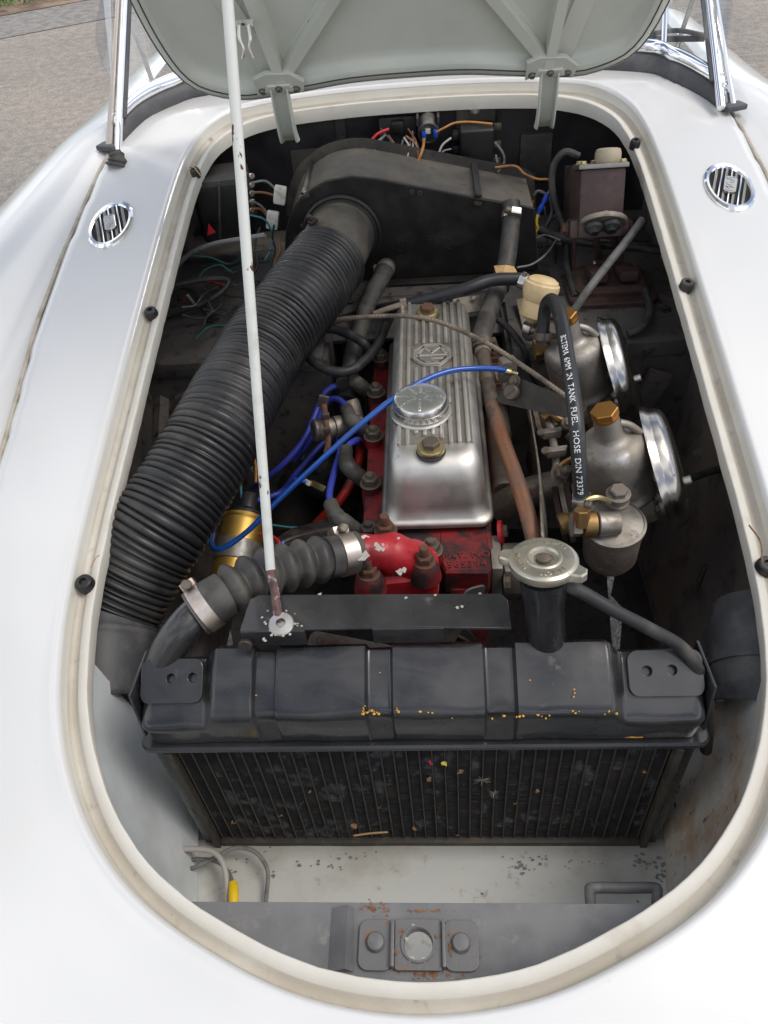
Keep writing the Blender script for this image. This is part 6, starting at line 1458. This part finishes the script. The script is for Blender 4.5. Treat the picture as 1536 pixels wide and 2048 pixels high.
wire([at(296, 835, z=.66), at(310, 835, z=.655), at(330, 835, z=.65)], .0075, 'grey_rubber', 'cable_boot', 'grey rubber boot at the end of the dull red cable', 'boot', 10)
wire([at(278, 820, z=.68), at(275, 870, z=.66), at(285, 925, z=.64)], .0028, 'grey_wire', 'grey_wire', 'grey wire hanging along the left inner wing')
wire([at(505, 935, z=.63), at(490, 945, z=.63), at(482, 975, z=.625), at(486, 1010, z=.62)], .0022, 'teal_wire', 'teal_wire', 'light blue wire looping above the gold coil')
wire([at(508, 912, z=.64), at(512, 935, z=.635), at(512, 965, z=.63)], .0022, 'orange_wire', 'orange_wire', 'short orange wire by the prop rod above the coil')
wire([at(545, 1050, z=.62), at(590, 1055, z=.62), at(640, 1050, z=.62)], .0016, 'teal_wire', 'teal_wire', 'thin teal wire below the plug leads')
# the rest of the tangle: many thin dull wires nobody could tell apart
rw = random.Random(77)
for k in range(8):
    x0_, y0_ = rw.uniform(345, 420), rw.uniform(520, 690); pts_ = []
    for j in range(5):
        pts_.append(at(x0_+j*rw.uniform(14, 34), y0_+14*math.sin(j*1.3+k)-j*8, z=.752+rw.uniform(-.004, .014)))
    m_ = rw.choice(['dark_wire', 'dark_wire', 'grey_wire', 'green_wire']); wire(pts_, rw.uniform(.0014, .0026), m_, 'tangled_wire', 'thin dull '+m_.split('_')[0]+' wire in the tangle on the left of the shelf', group='tangle of thin wires on the left shelf')
for k in range(6):
    x0_ = rw.uniform(735, 850); pts_ = [at(x0_+rw.uniform(-6, 6), 262+rw.uniform(-8, 14), y=.955), at(x0_+rw.uniform(-22, 22), 292+rw.uniform(-8, 8), y=.925), at(x0_+rw.uniform(-30, 30), 330, y=.90)]
    m_ = rw.choice(['dark_wire', 'grey_wire', 'pale_wire', 'brown_wire']); wire(pts_, rw.uniform(.0012, .0019), m_, 'bulkhead_wire', 'thin '+m_.split('_')[0]+' wire hanging behind the heater below the fuse box', group='thin wires below the fuse box')
for k in range(4):
    x0_ = rw.uniform(1085, 1140); pts_ = [at(x0_, rw.uniform(395, 430), y=.90), at(x0_+rw.uniform(-25, 25), rw.uniform(450, 480), y=.85), at(x0_+rw.uniform(-30, 40), rw.uniform(510, 540), y=.80)]
    m_ = rw.choice(['dark_wire', 'grey_wire', 'purple_wire']); wire(pts_, rw.uniform(.0016, .0026), m_, 'bulkhead_wire', 'thin '+m_.split('_')[0]+' wire between the heater and the master cylinder', group='thin wires beside the master cylinder')
# pressed channels and bolts on the bay sides
for (a_, b_, m) in (((330, 740), (322, 900), 'bay_dark'), ((372, 735), (366, 880), 'bay_dark')):
    p, q = at(*a_, x=-.372), at(*b_, x=-.372)
    if q.z > p.z: p, q = q, p
    MB().tube([p, q], .013, 6, 3).build('pressed_channel', m, car)
for (px, py, z, m) in ((430, 640, .742, 'nut_black'), (365, 600, .742, 'nut_rust'), (520, 700, .742, 'nut_black'), (1110, 640, .742, 'nut_rust'), (1330, 620, .742, 'nut_black'), (700, 600, .742, 'nut_rust'), (690, 575, .742, 'nut_black'), (1000, 600, .742, 'nut_steel')):
    nut(car, at(px, py, z=z-.004), (0, 0, 1), .0062, m, 'bolt', 'bolt')
MB().box((0, .866, SH+.0012), (.78, .010, .003), None, .001).build('shelf_seam', 'bay_dark', car)
for sg in (-1, 1): MB().box((sg*.262, .5695, .728), (.262, .004, .022), None, .001).build('shelf_lip', 'bay_dark', car)
wire([at(1372, 962, z=.66), at(1400, 950, z=.66), at(1440, 938, z=.66), at(1475, 930, z=.66)], .0048, 'dark_wire', 'brake_pipe', 'dark pipe leaving behind the front air filter to the right inner wing', 'pipe', 10)
rail = [at(1395, 915, z=.62), at(1440, 890, z=.64), at(1480, 872, z=.65)]
MB().tube(rail, .014, 8, 4).build('pressed_channel', 'bay_dark', car)
for a_, b_ in (((1345, 1235), (1400, 1165)), ((1390, 1180), (1410, 1130))):
    MB().tube([at(*a_, x=.352), at(*b_, x=.362)], .003, 6, 3).build('panel_joint', 'bay_dark', car)
wire([at(300, 690, z=.70), at(350, 672, z=.705), at(400, 668, z=.705), at(440, 690, z=.69), at(470, 720, z=.66)], .0085, 'black_rubber', 'wiring_loom', 'thick taped wiring loom along the left inner wing', 'loom', 12)
wire([at(330, 585, z=.75), at(365, 575, z=.752), at(395, 590, z=.75), at(420, 640, z=.745)], .0032, 'dark_wire', 'dark_wire', 'thin dark wire lying on the left of the shelf')
wire([at(520, 455, y=.82), at(510, 490, y=.80), at(515, 530, y=.78), at(500, 560, y=.76)], .0024, 'dark_wire', 'dark_wire', 'dark wire hanging left of the heater behind the prop rod')
wire([at(555, 470, y=.80), at(560, 500, y=.77), at(548, 530, y=.74), at(552, 560, y=.72)], .0024, 'brown_wire', 'brown_wire', 'brown wire disappearing behind the top of the duct')
wire([at(395, 340, y=.93), at(410, 360, y=.92), at(408, 420, y=.90), at(425, 490, y=.88)], .003, 'dark_wire', 'dark_wire', 'dark wire down the rear left corner by the motor unit')
wire([at(1010, 330, y=.93), at(1040, 345, y=.93), at(1060, 380, y=.92), at(1062, 410, y=.90)], .0022, 'brown_wire', 'brown_wire', 'brown wire dropping behind the right end of the heater')
wire([at(1120, 480, z=.80), at(1090, 470, z=.795), at(1070, 478, z=.79)], .0018, 'grey_wire', 'grey_wire', 'short thin grey wire at the right lower corner of the heater')
# ------------------------------------------------------------------ front: loose wire, yellow sleeve, wire loop
lw = thing('loose_lamp_wire', 'loose grey lamp wires with a yellow end sleeve lying on the front apron', 'wire', at(420, 1740, z=.50))
MB().tube([at(318, 1725, z=.515), at(345, 1703, z=.522), at(390, 1698, z=.525), at(430, 1706, z=.528), at(450, 1740, z=.525), at(454, 1800, z=.515), at(455, 1850, z=.51)], .0030, 12, 8).build('wire', 'pale_wire', lw)
MB().tube([at(322, 1750, z=.505), at(380, 1738, z=.507), at(430, 1715, z=.512), at(470, 1696, z=.515), at(510, 1704, z=.515), at(535, 1740, z=.508), at(533, 1790, z=.50), at(530, 1830, z=.50)], .0022, 10, 8).build('wire', 'grey_wire', lw)
MB().tube([at(325, 1735, z=.503), at(380, 1720, z=.505), at(430, 1722, z=.507), at(455, 1742, z=.513), at(466, 1768, z=.520)], .0022, 10, 8).build('wire', 'grey_wire', lw)
MB().tube([at(466, 1766, z=.520), at(467, 1785, z=.522), at(467, 1815, z=.522)], .0085, 14, 6, rf=lambda t, s: .0042+.0010*math.sin(t*3.1)).build('sleeve', 'yellow_sleeve', lw)
wire([at(1190, 1890, z=.60), at(1184, 1830, z=.60), at(1180, 1785, z=.598), at(1188, 1776, z=.597), at(1250, 1776, z=.596), at(1308, 1776, z=.596), at(1314, 1786, z=.596), at(1312, 1830, z=.596), at(1308, 1870, z=.596)], .0048, 'slam_grey', 'wire_loop', 'bent steel wire loop standing behind the slam panel on the right', 'loop', 12)
# ------------------------------------------------------------------ leaves, seeds and straw caught on the core
rnd = random.Random(21)
def scrap(px, py, s, m, name, lb, grp='dry scraps caught on the radiator core'):
    p = at(px, py, y=.008); pts = []; n_ = 7
    for k in range(n_):
        a = 2*math.pi*k/n_; r = s*rnd.uniform(.45, 1.2); pts.append(p+V((r*math.cos(a), rnd.uniform(-.0035, .0005), r*math.sin(a))))
    c_ = p+V((0, -.003, 0)); mb = MB(); mb.add([c_]+pts, [(0, 1+k, 1+(k+1) % n_) for k in range(n_)])
    tag(mb.build(name, m, smooth=0, fix=False), lb, 'scrap', grp)
for px, py, s, m, nm, lb in ((889, 1524, .0034, 'petal_yellow', 'yellow_petal', 'yellow petal at the top of the radiator core'), (862, 1522, .0026, 'petal_red', 'red_petal', 'small red petal left of the yellow petal'), (858, 1555, .0034, 'leaf_dry', 'dry_leaf', 'brown dry leaf below the red petal'),
        (920, 1541, .0034, 'leaf_dry', 'dry_leaf', 'brown dry leaf right of the yellow petal'), (560, 1628, .0042, 'leaf_dry', 'dry_leaf', 'crumpled brown leaf low on the left of the core'), (467, 1642, .003, 'leaf_dry', 'dry_leaf', 'small brown leaf at the lower left end of the core'),
        (708, 1650, .0036, 'leaf_dry', 'dry_leaf', 'brown leaf low on the core above the straw'), (760, 1611, .0026, 'leaf_dry', 'dry_leaf', 'small tan leaf in the middle of the core'), (1073, 1580, .003, 'leaf_dry', 'dry_leaf', 'tan scrap on the right of the two seed heads'),
        (912, 1666, .003, 'leaf_dry', 'dry_leaf', 'grey brown scrap on the bottom bead of the core'), (1029, 1602, .003, 'leaf_dry', 'dry_leaf', 'brown leaf below the right seed head'), (1288, 1540, .0028, 'leaf_dry', 'dry_leaf', 'brown scrap at the far right of the core'), (620, 1580, .0024, 'leaf_dry', 'dry_leaf', 'thin brown scrap left of centre on the core'), (828, 1655, .0028, 'leaf_dry', 'dry_leaf', 'orange brown scrap low in the middle of the core')):
    scrap(px, py, s, m, nm, lb)
mb = MB()
for k in range(150):
    px = rnd.gauss(860, 190); py = rnd.uniform(1520, 1668); s = rnd.uniform(.0004, .0013); p = at(px, py, y=.011)
    if abs(p.x) > .2: continue
    d = V((rnd.uniform(-1, 1), rnd.uniform(-.6, 0), rnd.uniform(-1, 1)))*s; e = V((rnd.uniform(-1, 1), 0, rnd.uniform(-1, 1)))*s*.7
    mb.add([p-d, p+e, p+d, p-e], [(0, 1, 2, 3)])
tag(mb.build('debris', 'leaf_dry', smooth=0, fix=False), 'fine brown plant crumbs scattered over the radiator core', 'debris', kind='stuff')
for px, py, s, lb in ((964, 1560, .0075, 'white feathery seed head on the radiator core, larger upper one'), (988, 1586, .0058, 'white feathery seed head on the radiator core, smaller lower one')):
    p = at(px, py, y=.006); mb = MB()
    for k in range(46):
        a = rnd.uniform(.15, math.pi-.15) if k % 5 else rnd.uniform(0, 6.28); l = s*rnd.uniform(.6, 1.15); q = p+V((l*math.cos(a), rnd.uniform(-.004, .001), l*math.sin(a)*.75)); t_ = V((-math.sin(a), 0, math.cos(a)))*.00013
        mb.add([p-t_*1.4, p+t_*1.4, q+t_, q-t_], [(0, 1, 2, 3)])
    tag(mb.build('seed_head', 'seed_fluff', smooth=0, fix=False), lb, 'seed head', 'feathery seed heads on the core')
a, b = at(708, 1671, y=.004), at(776, 1664, y=.004); tag(MB().tube([a, a.lerp(b, .5)+V((0, 0, .0012)), b], .0010, 6).build('dry_straw', 'straw'), 'dry straw lying along the bottom of the radiator core', 'straw')
